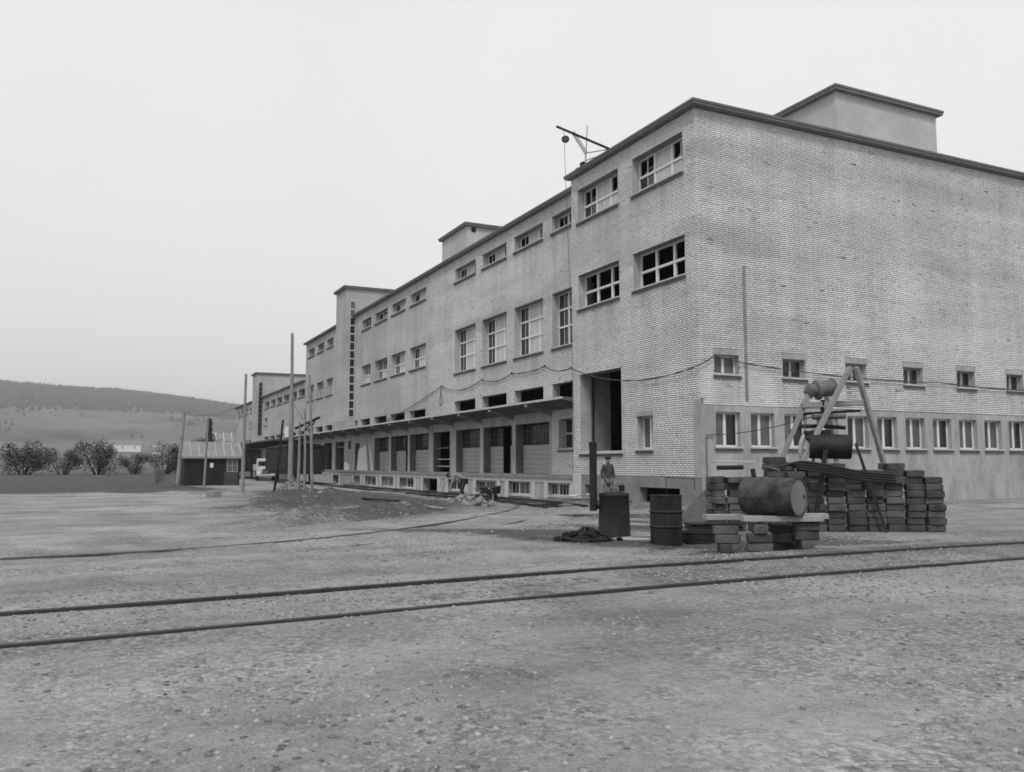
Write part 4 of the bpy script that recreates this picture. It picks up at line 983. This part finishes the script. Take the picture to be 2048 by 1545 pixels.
# ---------------------------------------------------------------- people
def skinned(name, joints, bones, m, sub=1):
    me = bpy.data.meshes.new(name); me.from_pydata([j[0] for j in joints], bones, [])
    ob = bpy.data.objects.new(name, me); COL.objects.link(ob)
    md = ob.modifiers.new('skin', 'SKIN'); md.use_smooth_shade = True
    for i, j in enumerate(joints):
        r = j[1] if isinstance(j[1], tuple) else (j[1], j[1]); me.skin_vertices[0].data[i].radius = r
    me.skin_vertices[0].data[0].use_root = True
    s = ob.modifiers.new('sub', 'SUBSURF'); s.levels = sub; s.render_levels = sub
    dg = bpy.context.evaluated_depsgraph_get(); ev = ob.evaluated_get(dg); out = bpy.data.meshes.new_from_object(ev)
    bpy.data.objects.remove(ob); bpy.data.meshes.remove(me); out.name = name; out.materials.clear(); out.materials.append(m); out.shade_smooth(); return out
def person(loc, rotz, J, jacket, trousers, cap, label):
    root = empty('person', loc, rotz); tag(root, label, 'person')
    j = J
    body = [(j['pelvis'], .12), (j['waist'], .11), (j['chest'], (.15, .11)), (j['neck'], .055), (j['head'], (.085, .10)), (j['crown'], (.08, .09)),
            (j['shL'], .06), (j['elL'], .042), (j['wrL'], .03), (j['fgL'], (.022, .04)), (j['shR'], .06), (j['elR'], .042), (j['wrR'], .03), (j['fgR'], (.022, .04)),
            (j['hipL'], .085), (j['knL'], .06), (j['anL'], .042), (j['toL'], .038), (j['hipR'], .085), (j['knR'], .06), (j['anR'], .042), (j['toR'], .038)]
    bn = [(0,1),(1,2),(2,3),(3,4),(4,5),(2,6),(6,7),(7,8),(8,9),(2,10),(10,11),(11,12),(12,13),(0,14),(14,15),(15,16),(16,17),(0,18),(18,19),(19,20),(20,21)]
    obj('body', skinned('body', body, bn, SKIN, 2), root)
    ch, ne = Vector(j['chest']), Vector(j['neck']); nb = tuple(ch.lerp(ne, .55))
    wl_ = tuple(Vector(j['elL']).lerp(Vector(j['wrL']), .85)); wr_ = tuple(Vector(j['elR']).lerp(Vector(j['wrR']), .85))
    jk = [(j['waist'], (.155, .13)), (j['chest'], (.165, .13)), (nb, .085), (j['shL'], .075), (j['elL'], .058), (wl_, .048), (j['shR'], .075), (j['elR'], .058), (wr_, .048), (j['pelvis'], (.155, .135)),
          (j['hem'], (.175, .15))]
    obj('jacket', skinned('jacket', jk, [(0,1),(1,2),(1,3),(3,4),(4,5),(1,6),(6,7),(7,8),(0,9),(9,10)], jacket, 2), root)
    al = tuple(Vector(j['knL']).lerp(Vector(j['anL']), .93)); ar = tuple(Vector(j['knR']).lerp(Vector(j['anR']), .93))
    trs = [(j['pelvis'], (.145, .125)), (j['hipL'], .105), (j['knL'], .08), (al, .068), (j['hipR'], .105), (j['knR'], .08), (ar, .068)]
    obj('trousers', skinned('trousers', trs, [(0,1),(1,2),(2,3),(0,4),(4,5),(5,6)], trousers, 2), root)
    for s_ in 'LR':
        a = Vector(j['an' + s_]); b = Vector(j['to' + s_])
        MB().tube([a + Vector((0, 0, .05)), a - Vector((0, 0, .03)), a.lerp(b, .6) - Vector((0, 0, .02)), b], [.05, .058, .052, .035], 10).build('shoe', STEELDK, root, smooth=True)
    hd = Vector(j['head']); cr = Vector(j['crown']); up = (cr - hd).normalized(); fw = Vector(j['face'])
    Mh = Matrix.Translation(hd) @ Matrix((fw.cross(up) * -1, fw, up)).transposed().to_4x4()
    nm = MB(); nm.tube([Mh @ Vector((0, .085, .01)), Mh @ Vector((0, .115, -.03)), Mh @ Vector((0, .09, -.035))], [.008, .016, .012], 8).build('nose', SKIN, root, smooth=True)
    for sx_ in (-1, 1):
        MB().lathe([(.0, -.008), (.012, 0), (.0, .008)], 8, Mh @ Matrix.Translation((sx_ * .032, .088, .015))).build('eye', CAPM, root)
        MB().lathe([(.0, -.012), (.028, 0), (.0, .012)], 10, Mh @ Matrix.Translation((sx_ * .088, 0, -.005)) @ Matrix.Rotation(math.pi / 2, 4, 'Y')).build('ear', SKIN, root)
    MB().bar(Mh @ Vector((-.022, .092, -.065)), Mh @ Vector((.022, .092, -.065)), .008, .008).build('mouth', TROUS, root)
    if cap: MB().lathe([(.062, -.02), (.085, .0), (.075, .05), (.058, .06)], 16, Matrix.Translation(Vector(j['neck']) - Vector((0, 0, .045))), False).build('scarf', CAPM, root, smooth=True)
    if cap: MB().lathe([(.104, .02), (.125, .05), (.135, .075), (.10, .10), (.03, .115), (.001, .115)], 24, Mh @ Matrix.Translation((0, -.005, .02))).build('cap', CAPM, root, smooth=True)
    else: MB().lathe([(.098, .0), (.105, .05), (.085, .10), (.03, .128), (.001, .13)], 20, Mh @ Matrix.Translation((0, -.015, .0))).build('hair', TROUS, root, smooth=True)
    for s_ in 'LR':
        a = Vector(j['wr' + s_]); b = Vector(j['fg' + s_]); d = (b - a).normalized(); sdv = d.cross(Vector((0, 1, .2))).normalized()
        if sdv.length < .1: sdv = Vector((1, 0, 0))
        for k in range(4):
            o0 = b + sdv * (k - 1.5) * .021; ln = (.07, .082, .078, .06)[k]
            MB().tube([o0 - d * .02, o0 + d * ln * .5, o0 + d * ln * .9 + Vector((0, .018, 0))], [.011, .0095, .007], 6).build('finger', SKIN, root, smooth=True)
        MB().tube([a + d * .03 + sdv * .03, a + d * .07 + sdv * .055, a + d * .105 + sdv * .06], [.012, .011, .008], 6).build('thumb', SKIN, root, smooth=True)
    return root
# local axes: the person faces +y
J1 = dict(pelvis=(0, 0, .92), waist=(0, .01, 1.08), chest=(0, .0, 1.30), neck=(0, .02, 1.47), head=(0, .04, 1.57), crown=(0, .04, 1.65), hem=(0, .0, .62),
          shL=(-.15, 0, 1.37), elL=(-.215, -.03, 1.11), wrL=(-.21, .06, .87), fgL=(-.21, .09, .79), shR=(.15, 0, 1.37), elR=(.215, -.03, 1.11), wrR=(.20, .07, .87), fgR=(.20, .10, .79),
          hipL=(-.10, 0, .86), knL=(-.11, .03, .48), anL=(-.12, -.01, .08), toL=(-.13, .16, .03), hipR=(.10, 0, .86), knR=(.11, .05, .48), anR=(.12, .02, .08), toR=(.14, .19, .03), face=(.2, .98, 0))
person((-2.0, -2.55, gz(-2, -2.55)), math.radians(-105), J1, JACKET, GREYCLOTH, True, 'person in beret and grey work jacket standing behind the stove')
J2 = dict(pelvis=(0, -.12, .84), waist=(0, .04, .97), chest=(0, .25, 1.06), neck=(0, .42, 1.06), head=(0, .52, 1.02), crown=(0, .585, 1.05), hem=(0, -.16, .78),
          shL=(-.18, .30, 1.03), elL=(-.20, .36, .76), wrL=(-.15, .44, .52), fgL=(-.13, .46, .44), shR=(.18, .30, 1.03), elR=(.22, .40, .78), wrR=(.16, .50, .56), fgR=(.14, .53, .48),
          hipL=(-.10, -.12, .80), knL=(-.12, -.02, .46), anL=(-.12, -.10, .08), toL=(-.13, .06, .03), hipR=(.10, -.12, .80), knR=(.12, .02, .45), anR=(.13, -.06, .08), toR=(.14, .11, .03), face=(0, .5, -.86))
person((-9.05, -5.2, gz(-9.05, -5.2)), math.radians(62 + 90), J2, SHIRT, TROUS, False, 'person in pale shirt and dark trousers bending over by the dock track')
# shovel held down by the stooping worker
sh_ = empty('shovel', (-9.6, -5.55, gz(-9.6, -5.5))); tag(sh_, 'long-handled shovel in the hands of the bending person', 'shovel')
T(MB().tube([(-9.28, -5.65, .95), (-9.5, -5.95, .30)], .018, 6).build('handle', WOODMD), sh_)
T(MB().bar((-9.5, -5.95, .32), (-9.62, -6.1, .05), .22, .02).build('blade', STEELMD), sh_)
# wheelbarrow
wb = empty('wheelbarrow', (-7.2, -4.75, gz(-7.2, -4.75))); tag(wb, 'wooden wheelbarrow standing beside the dock track', 'wheelbarrow')
MB().prism([(-.42, .30), (.38, .26), (.60, .58), (-.50, .52)], -.28, .28, 1).build('tray', WOODDK, wb)
MB().lathe([(.16, -.03), (.18, -.03), (.18, .03), (.16, .03)], 20, Matrix.Translation((.62, 0, .18)) @ Matrix.Rotation(math.pi / 2, 4, 'X')).build('wheel', STEELDK, wb)
for s_ in (-1, 1):
    MB().bar((.62, s_ * .1, .18), (-1.05, s_ * .30, .52), .05, .06).build('handle', WOODMD, wb); MB().bar((-.35, s_ * .24, .36), (-.42, s_ * .26, 0), .05, .05).build('leg', WOODMD, wb)
wb.rotation_euler = (0, 0, 2.4)

# ---------------------------------------------------------------- poles, gantry, hut, wagons, truck
def pole(name, a, b, r0, r1, label, m=WOODMD, n=10, cat='pole'):
    a = Vector(a); b = Vector(b); mid = a.lerp(b, .5) + Vector((random.uniform(-.04, .04), random.uniform(-.04, .04), 0))
    return tag(MB().tube([a, a.lerp(mid, .5), mid, mid.lerp(b, .5), b], [r0, r0 * .95 + r1 * .05, (r0 + r1) / 2, r1 * 1.05, r1], n).build(name, m, None, smooth=True), label, cat)
pole('timber_pole', (-19.37, -12.38, gz(-19.37, -12.4) - .1), (-18.8, -12.45, 5.82), .09, .06, 'slim leaning timber pole right of the hut')
pole('timber_pole', (-26.7, -8.65, gz(-26.7, -8.65) - .1), (-25.9, -8.88, 9.02), .15, .085, 'tallest timber pole, rising above the low warehouse')
pole('leaning_prop', (-22.49, -10.32, gz(-22.49, -10.3) - .05), (-21.97, -10.04, 3.8), .07, .055, 'dark slanting pole stuck in the ground left of the tallest pole', WOODDK)
pole('timber_pole', (-34.9, -12.5, gz(-34.9, -12.5) - .1), (-34.1, -12.45, 4.35), .08, .055, 'short pole in front of the hut wall')
pole('timber_pole', (-35.6, -14.05, gz(-35.6, -14.05) - .1), (-35.35, -13.8, 4.85), .13, .10, 'thick pole at the left corner of the hut')
gt = empty('timber_gantry', (-21.7, -8.8, 0)); tag(gt, 'gantry of rough poles with a sloping crossbeam before the wagon', 'gantry')
for a, b, r in (((-21.77, -8.89, -.1), (-21.36, -9.05, 4.4), .075), ((-21.62, -8.52, -.1), (-21.17, -8.88, 6.15), .085), ((-21.95, -9.2, -.1), (-21.6, -9.25, 3.7), .085)):
    T(MB().tube([a, Vector(a).lerp(Vector(b), .5) + Vector((.02, .03, 0)), b], [r, r * .9, r * .6], 9).build('post', WOODMD, smooth=True), gt)
T(MB().tube([(-21.75, -9.45, 3.33), (-21.12, -8.30, 3.93)], .07, 9).build('crossbeam', WOODDK, smooth=True), gt)
T(MB().bar((-21.42, -9.0, 3.2), (-21.3, -8.75, 3.62), .05, .07).build('brace', WOODDK), gt); T(MB().bar((-21.4, -8.75, 3.3), (-21.28, -8.52, 3.72), .05, .07).build('brace', WOODDK), gt)
o = MB().box(-.12, .12, -.1, .1, 0, .62).build('lamp_box', WHITE, None, bevel=.02, loc=(-26.38, -8.98, 3.0)); tag(o, 'pale box fixed to the tallest pole', 'box')
w1 = MB().tube(sag((-25.98, -8.85, 5.2), (-40, -4.0, 4.2), .5), .014, 5).build('wire', CABLE); tag(w1, 'wire slanting from the tallest pole down to the canopy', 'wire')
w2 = MB().tube(sag((-18.9, -12.44, 4.6), (-60, -8.0, 3.2), .6), .012, 5).build('wire', CABLE); tag(w2, 'wire slanting down to the left wagon from the slim pole', 'wire')
w3 = MB().tube(sag((-18.9, -12.44, 4.4), (-35.36, -13.8, 4.75), .35), .010, 5).build('wire', CABLE); tag(w3, 'wire from the slim pole to the thick pole at the hut corner', 'wire')
# hut
ht = empty('wooden_hut', (-41, -11.5, 0)); tag(ht, 'dark wooden hut with ribbed pale roof on the left', 'hut')
HX, HY0, HY1 = -39.5, -13.35, -9.65
def H(o): return T(o, ht)
nb_ = 22
bd = MB().box(0, .03, .004, (HY1 - HY0) / nb_ - .006, -.1, 2.05).mesh('board', WOODDK)
for k in range(nb_): H(obj('board', bd, None, (HX + random.uniform(-.006, .006), HY0 + k * (HY1 - HY0) / nb_, 0)))
H(MB().prism([(HX, -.1), (HX, 2.06), (HX - 1.5, 3.0), (HX - 3.0, 2.06), (HX - 3.0, -.1)], HY0, HY0 + .05, 1).build('gable_wall', WOODDK))
H(MB().prism([(HX, -.1), (HX, 2.06), (HX - 1.5, 3.0), (HX - 3.0, 2.06), (HX - 3.0, -.1)], HY1 - .05, HY1, 1).build('gable_wall', WOODDK))
H(MB().box(HX - 3.0, HX - 2.95, HY0 + .06, HY1 - .06, -.1, 2.06).build('rear_wall', WOODDK))
H(MB().prism([(HX + .22, 1.94), (HX - 1.5, 3.02), (HX - 1.5, 3.08), (HX + .22, 2.0)], HY0 - .2, HY1 + .2, 1).build('roof', ROOFHUT))
H(MB().prism([(HX - 3.22, 1.94), (HX - 1.5, 3.02), (HX - 1.5, 3.08), (HX - 3.22, 2.0)], HY0 - .2, HY1 + .2, 1).build('roof', ROOFHUT))
for k in range(8):
    y = HY0 - .12 + k * (HY1 - HY0 + .2) / 7
    H(MB().bar((HX + .22, y, 2.015), (HX - 1.48, y, 3.085), .045, .03).build('roof_batten', WOODLT))
H(MB().bar((HX + .235, HY0 - .2, 1.93), (HX + .235, HY1 + .2, 1.93), .03, .11).build('fascia', WOODMD))
hw = empty('window', (HX + .045, -10.5, .98), math.pi / 2); hw.parent = ht; hw.matrix_parent_inverse = Matrix.Translation(-Vector(ht.location))
MB().box(-.04, .70, -.03, .02, -.04, 0).box(-.04, .7, -.03, .02, .78, .82).box(-.04, 0, -.03, .02, 0, .78).box(.66, .7, -.03, .02, 0, .78).box(.31, .35, -.025, .02, 0, .78).box(0, .31, -.02, .015, .38, .41).box(.35, .66, -.02, .015, .38, .41).build('frame', GREYP, hw)
MB().box(0, .66, .0, .008, 0, .78).build('pane', GREYGL, hw)
H(MB().box(HX + .035, HX + .06, -10.72, -9.78, -.05, .92).build('door', mat('door_board', .05, .075, 3)))
H(MB().box(HX + .04, HX + .055, -11.66, -11.44, 1.25, 1.58).build('notice', WHITE))
# goods wagons
def wagon(label, x, y, L=9.0, w=2.85, ztop=2.95):
    root = empty('goods_wagon', (x, y, .05)); tag(root, label, 'wagon')
    zb = .95; nbd = 14
    MB().box(-L + .04, -.04, -w / 2 + .04, w / 2 - .04, zb, ztop - .15).build('body', WOODDK, root)
    em = MB().box(0, .05, .004, w / nbd - .008, zb, ztop - .1).mesh('board', WOODDK)
    for k in range(nbd): obj('board', em, root, (-.04 + random.uniform(0, .01), -w / 2 + k * w / nbd, 0))
    sm = MB().box(0, L / 30 - .012, -.05, 0, zb, ztop - .15).mesh('board', WOODDK)
    for k in range(30): obj('board', sm, root, (-L + k * L / 30, -w / 2 + .04 + random.uniform(0, .01), 0))
    for yy in (-w / 2 + .1, -.45, .45, w / 2 - .1): MB().box(.02, .10, yy - .05, yy + .05, zb - .1, ztop - .15).build('stanchion', STEELDK, root)
    arc = [(-w / 2 - .06, ztop - .2), (-w / 2 - .06, ztop - .14), (-w / 4, ztop), (0, ztop + .06), (w / 4, ztop), (w / 2 + .06, ztop - .14), (w / 2 + .06, ztop - .2)]
    MB().prism(arc, -L - .06, .14).build('roof', STEELDK, root)
    MB().box(-L, 0, -w / 2 + .2, w / 2 - .2, zb - .28, zb - .02).build('underframe', STEELDK, root)
    for yy in (-.85, .85):
        MB().lathe([(.05, 0), (.06, .28), (.17, .30), (.18, .34), (.01, .36)], 14, Matrix.Translation((0.0, yy, .88)) @ Matrix.Rotation(math.pi / 2, 4, 'Y')).build('buffer', STEELDK, root)
    for xx in (-1.8, -L + 1.8):
        for yy in (-.75, .75): MB().lathe([(.42, -.06), (.47, -.05), (.47, .05), (.40, .06), (.1, .05)], 24, Matrix.Translation((xx, yy, .47)) @ Matrix.Rotation(math.pi / 2, 4, 'X')).build('wheel', STEELDK, root)
    return root
wagon('dark goods wagon beside the dock behind the gantry poles', -41.3, -4.6)
wagon('dark goods wagon with arched roof behind the parked truck', -68.5, -4.75, ztop=3.05)
# truck, front towards the viewer
tk_ = empty('truck', (-56.0, -5.0, .0)); tag(tk_, 'small pale lorry parked between the two goods wagons', 'truck')
MB().box(-1.5, -.35, -.72, .72, .62, 1.72).build('cab', TRUCK, tk_, bevel=.06)
MB().prism([(-1.5, 1.70), (-.33, 1.70), (-.45, 1.80), (-1.4, 1.82)], -.70, .70, 1).build('roof', TRUCK, tk_)
MB().box(-.352, -.33, -.60, -.04, 1.22, 1.58).build('windscreen', GLASS, tk_); MB().box(-.352, -.33, .04, .60, 1.22, 1.58).build('windscreen', GLASS, tk_)
MB().prism([(-.35, .62), (.62, .62), (.60, 1.02), (-.35, 1.18)], -.38, .38, 1).build('bonnet', TRUCK, tk_, bevel=.05)
MB().box(.60, .65, -.28, .28, .60, 1.0).build('radiator', STEELMD, tk_)
for s_ in (-1, 1):
    MB().lathe([(.02, -.05), (.11, -.02), (.12, .03), (.01, .04)], 16, Matrix.Translation((.60, s_ * .45, .95)) @ Matrix.Rotation(math.pi / 2, 4, 'Y')).build('headlight', WHITE, tk_)
    arcp = [(.62 + .0 + .40 * math.cos(t) - .35, .38 + .40 * math.sin(t)) for t in [math.pi * k / 8 for k in range(9)]]
    MB().prism(arcp, s_ * .40 if s_ > 0 else -.74, .74 if s_ > 0 else -.40, 1).build('mudguard', TRUCK, tk_)
    for xx in (.27, -2.6):
        wl2 = MB().lathe([(.18, -.09), (.32, -.10), (.36, -.06), (.36, .06), (.32, .10), (.18, .09)], 24, Matrix.Translation((xx, s_ * .66, .36)) @ Matrix.Rotation(math.pi / 2, 4, 'X')).build('wheel', RUBBER, tk_, smooth=True)
        MB().lathe([(.02, -.07), (.18, -.08), (.19, .08), (.02, .07)], 18, Matrix.Translation((xx, s_ * .66, .36)) @ Matrix.Rotation(math.pi / 2, 4, 'X')).build('rim', TRUCK, wl2)
MB().box(.78, .84, -.75, .75, .42, .56).build('bumper', TRUCK, tk_, bevel=.01)
MB().box(-3.9, -1.6, -.95, .95, .78, .86).build('bed', WOODMD, tk_)
for y in (-.95, .91): MB().box(-3.9, -1.6, y, y + .04, .87, 1.30).build('bed_side', WOODLT, tk_)
MB().box(-1.62, -1.58, -.95, .95, .87, 1.35).build('bed_front', WOODLT, tk_)
MB().box(-3.8, .6, -.3, .3, .5, .62).build('chassis', STEELDK, tk_)
tk_.rotation_euler = (0, 0, math.radians(-8)); tk_.scale = (1.1, 1.1, 1.1)
# small things left of centre
o = MB().box(-.22, .22, -.2, .2, 0, .40).build('concrete_stump', CONCDK, None, bevel=.02, loc=(-6.6, -13.75, gz(-6.6, -13.75) - .08), rotz=.4); tag(o, 'pale square concrete stump set in the earth bank', 'stump')
o = MB().box(-.3, .3, -.22, .22, 0, .30).build('crate', CONCDK, None, bevel=.01, loc=(-16.2, -14.05, gz(-16.2, -14.05) - .02), rotz=.3); tag(o, 'low grey box beside the road left of the slim pole', 'crate')
o = MB().box(-.3, .3, -.25, .25, 0, .9).build('iron_bin', STEELMD, None, bevel=.02, loc=(-33.5, -15.3, gz(-33.5, -15.3) - .05), rotz=.2); tag(o, 'grey bin in front of the hut corner', 'bin')

# ---------------------------------------------------------------- far side: hill, trees, houses
HS = 1.8
hxs = np.linspace(-2600, -240, 60) * HS; hys = np.linspace(-900, 900, 90) * HS; HXg, HYg = np.meshgrid(hxs, hys, indexing='ij')
def hill_z(x, y):
    x = np.asarray(x, float) / HS; y = np.asarray(y, float) / HS
    ridge = np.interp(y, [-900, -250, -100, 60, 105, 140, 180, 260, 900], [128, 122, 112, 104, 98, 92, 88, 90, 80])
    k = smooth01((-300 - x) / 1200) ** 1.25; back = 1 - .5 * smooth01((-1560 - x) / 900)
    return HS * (-1.5 + ridge * k * back * (1 + .10 * fnoise(x, y, .004)) + 2.5 * fnoise(x, y, .02) * np.minimum(1, k * 8))
HZg = hill_z(HXg, HYg); mb = MB(); mb.v = np.stack([HXg, HYg, HZg], -1).reshape(-1, 3).tolist(); ii = np.arange(60 * 90).reshape(60, 90)
mb.f = [tuple(q) for q in np.stack([ii[:-1, :-1], ii[1:, :-1], ii[1:, 1:], ii[:-1, 1:]], -1).reshape(-1, 4).tolist()]
tag(mb.build('hill', FIELD, None, smooth=True), kind='structure')
# forest on the upper slope: one mass of conifers
rr = np.random.default_rng(3); NT = 42000
fx_ = rr.uniform(-1680, -900, NT); fy_ = rr.uniform(-420, 330, NT)
keepm = (rr.random(NT) < np.clip(smooth01((-960 - fx_) / 200) + .35 * fnoise(fx_, fy_, .01) - .06, 0.0, 1)); fx_, fy_ = fx_[keepm], fy_[keepm]
_cx = rr.uniform(-950, -330, 5200); _cy = rr.uniform(-420, 330, 5200); _k = fnoise(_cx, _cy, .02) > .30; fx_ = np.concatenate([fx_, _cx[_k]]); fy_ = np.concatenate([fy_, _cy[_k]])
fx_ = fx_ * HS; fy_ = fy_ * HS; fz_ = hill_z(fx_, fy_); V = []; F = []
cone = np.array([(math.cos(t), math.sin(t), .12) for t in np.arange(6) * math.pi / 3] + [(.55 * math.cos(t), .55 * math.sin(t), .5) for t in np.arange(6) * math.pi / 3 + .5] + [(0, 0, 1)])
cf = [(i, (i + 1) % 6, 12) for i in range(6)]; cf = [(i, (i + 1) % 6, 6 + i) for i in range(6)] + [((i + 1) % 6, 6 + (i + 1) % 6, 6 + i) for i in range(6)] + [(6 + i, 6 + (i + 1) % 6, 12) for i in range(6)]
cf = np.array(cf); n = len(fx_); hh_ = rr.uniform(7, 15, n) * np.where(fx_ > -950 * HS, .6, 1); ww_ = hh_ * rr.uniform(.22, .42, n)
V = cone[None] * np.stack([ww_, ww_, hh_], -1)[:, None] + np.stack([fx_, fy_, fz_ - .5], -1)[:, None]; F = (np.arange(n)[:, None, None] * 13 + cf[None]).reshape(-1, 3)
me = bpy.data.meshes.new('forest'); V = V.reshape(-1, 3).astype(np.float32)
me.vertices.add(len(V)); me.vertices.foreach_set('co', V.reshape(-1)); me.loops.add(F.size); me.loops.foreach_set('vertex_index', F.astype(np.int32).reshape(-1))
me.polygons.add(len(F)); me.polygons.foreach_set('loop_start', (np.arange(len(F)) * 3).astype(np.int32)); me.update(); me.materials.append(LEAF)
tag(obj('forest', me), 'dark conifer forest covering the far hill', 'forest', kind='stuff')
def tree(x, y, h, w, label, name='conifer_tree', seed=0, n=420, zoff=0.0, dense=1.0):
    z = max(float(hill_z(x, y)) if x < -430 else gz(x, y), -.3) + zoff; root = empty(name, (x, y, z)); tag(root, label, 'tree' if name == 'conifer_tree' else 'bush', None)
    rr = random.Random(seed); tm = MB(); cr = MB()
    if name == 'conifer_tree':
        tm.tube([(0, 0, -.3), (.03 * h, 0, h * .4), (0, .01 * h, h * .97)], [h * .022, h * .015, h * .003], 7)
        spots = []
        for i in range(n):
            zz = rr.random() ** .8; R_ = w / 2 * (1.02 - zz) * (.75 + .35 * math.sin(zz * 38)); t = rr.uniform(0, 6.28); r = R_ * math.sqrt(rr.random())
            spots.append((Vector((r * math.cos(t), r * math.sin(t), h * (.06 + .92 * zz))), t))
    else:
        lobes = [(Vector((rr.uniform(-.4, .4) * w, rr.uniform(-.4, .4) * w, h * rr.uniform(.2, .72))), rr.uniform(.18, .34) * h) for _ in range(9)]
        for c_, r_ in lobes: tm.tube([(c_.x * .2, c_.y * .2, -.3), (c_.x * .6, c_.y * .6, c_.z * .5), tuple(c_)], [h * .018, h * .012, h * .004], 6)
        spots = []
        for i in range(n):
            c_, r_ = rr.choice(lobes); d = Vector((rr.gauss(0, 1), rr.gauss(0, 1), rr.gauss(0, 1))).normalized(); p = c_ + d * r_ * rr.random() ** .45 * Vector((1, 1, .9)).length / 1.68
            if p.z > .05: spots.append((p, math.atan2(d.y, d.x)))
    for p, t in spots:
        s = h * .045 * rr.uniform(.5, 1.3) * dense
        d1_ = Vector((math.cos(t) + rr.uniform(-.6, .6), math.sin(t) + rr.uniform(-.6, .6), rr.uniform(-.8, .6))).normalized(); e1 = d1_.cross(Vector((rr.uniform(-.4, .4), rr.uniform(-.4, .4), 1))).normalized()
        cr.add([p - e1 * s * .6, p + d1_ * s * 1.2 + e1 * s * .2, p + e1 * s * .6, p - d1_ * s * .6], [(0, 3, 2, 1)])
    tm.build('trunk', WOODDK, root); cr.build('crown', LEAF, root); return root
tree(-150, .4, 10.6, 2.6, 'slender dark conifer rising behind the hut roof', seed=1, n=1500)
for i, (x, y, h, w, lab) in enumerate([(-120, -3.9, 6.0, 4.2, 'round dark bush behind the left end of the hut roof'), (-122, -.6, 6.3, 4.0, 'dark bush behind the middle of the hut roof, beside the slender conifer'),
                                  (-121, 2.2, 6.0, 2.8, 'dark bush right of the slender conifer'), (-150, 6.6, 5.6, 3.0, 'small bush near the low pale roof'),
                                  (-118, -9.5, 5.2, 5.0, 'wide dark bush left of the hut'), (-119, -13.6, 3.8, 5.0, 'low bush left of the wide dark bush'), (-115, -18.5, 5.6, 6.0, 'broad bush further left of the hut'), (-117, -23.2, 4.2, 5.4, 'middling bush second from the far left'), (-121, -28.5, 6.8, 7.0, 'largest bush at the far left edge'), (-122, -35, 4.6, 7.5, 'outermost low bush at the left border')]):
    tree(x, y, h, w, lab, 'bush', 20 + i, 3800, 0, .72)
def house(x, y, w, d, h, rh, rz, label, wall=WHITE, roof=CORN):
    x *= HS; y *= HS; w *= 1.3; d *= 1.3; h *= 1.3; rh *= 1.3
    z = float(hill_z(x, y)); root = empty('house', (x, y, z), rz); tag(root, label, 'house')
    MB().box(-w / 2, w / 2, -d / 2, d / 2, -2, h).build('wall', wall, root)
    rf = MB().prism([(-d / 2 - .4, h - .1), (0, h + rh), (d / 2 + .4, h - .1)], -w / 2 - .4, w / 2 + .4).build('roof', roof, root)
    MB().box(w * .2, w * .2 + .7, -.4, .4, h + rh * .4, h + rh + 1).build('chimney', BLOCK, rf)
    for k in range(3):
        wx = -w / 2 + w * (k + .5) / 3
        for s_ in (-1, 1):
            wi = MB().box(wx - .6, wx + .6, s_ * (d / 2 + .03) - .02, s_ * (d / 2 + .03) + .02, h * .35, h * .8).build('window', GLASS, root)
    for k in range(2):
        wy = -d / 4 + d / 2 * k; MB().box(w / 2 + .01, w / 2 + .05, wy - .6, wy + .6, h * .35, h * .8).build('window', GLASS, root)
    return root
house(-600, 4, 30, 10, 6, 4, 1.5, 'long pale house on the lower slope above the hut', WHITE, CORN2)
house(-720, 88, 9, 8, 7, 4, 1.2, 'small white house on the slope near the warehouse end'); house(-660, 92, 9, 8, 6, 3.5, 1.7, 'small pale house just below the white house on the slope', CONCLT)
house(-520, 72, 8, 7, 5, 3, 1.4, 'pale house at the hill foot beside the low warehouse end', CONCLT)
house(-560, 22, 7, 7, 9, 3, 1.5, 'tall narrow house with dark roof left of the slender conifer', CONCLT, CORN)
house(-640, -90, 10, 9, 6, 4, 1.3, 'pale house alone on the left slope', CONCLT)
# long low shed with ribbed pale roof between hut and low warehouse
ls = empty('low_shed', (-175, 7, 0)); tag(ls, 'long low shed with ribbed pale roof behind the hut', 'shed')
T(MB().box(-178, -172, 4.4, 13, -.3, 4.2).build('wall', CONCLT), ls)
T(MB().prism([(-171.5, 4.1), (-175.5, 8.4), (-179, 4.1)], 4.2, 13.3, 1).build('roof', ROOFHUT), ls)
for k in range(6):
    y = 4.5 + k * 1.66; T(MB().bar((-171.45, y, 4.2), (-175.45, y, 8.5), .2, .12).build('roof_batten', CONCLT), ls)

# ---------------------------------------------------------------- haze over the valley
hz = bpy.data.materials.new('haze'); hz.use_nodes = True; hn = hz.node_tree; hn.nodes.clear()
pv = hn.nodes.new('ShaderNodeVolumePrincipled'); pv.inputs['Color'].default_value = (.9, .9, .9, 1); pv.inputs['Density'].default_value = .00027; pv.inputs['Anisotropy'].default_value = .2
ho = hn.nodes.new('ShaderNodeOutputMaterial'); hn.links.new(pv.outputs[0], ho.inputs['Volume'])
tag(MB().box(-7100, 4100, -4100, 4100, -6.5, 290).build('haze', hz), 'thin pale haze lying over the valley', 'haze', kind='stuff')
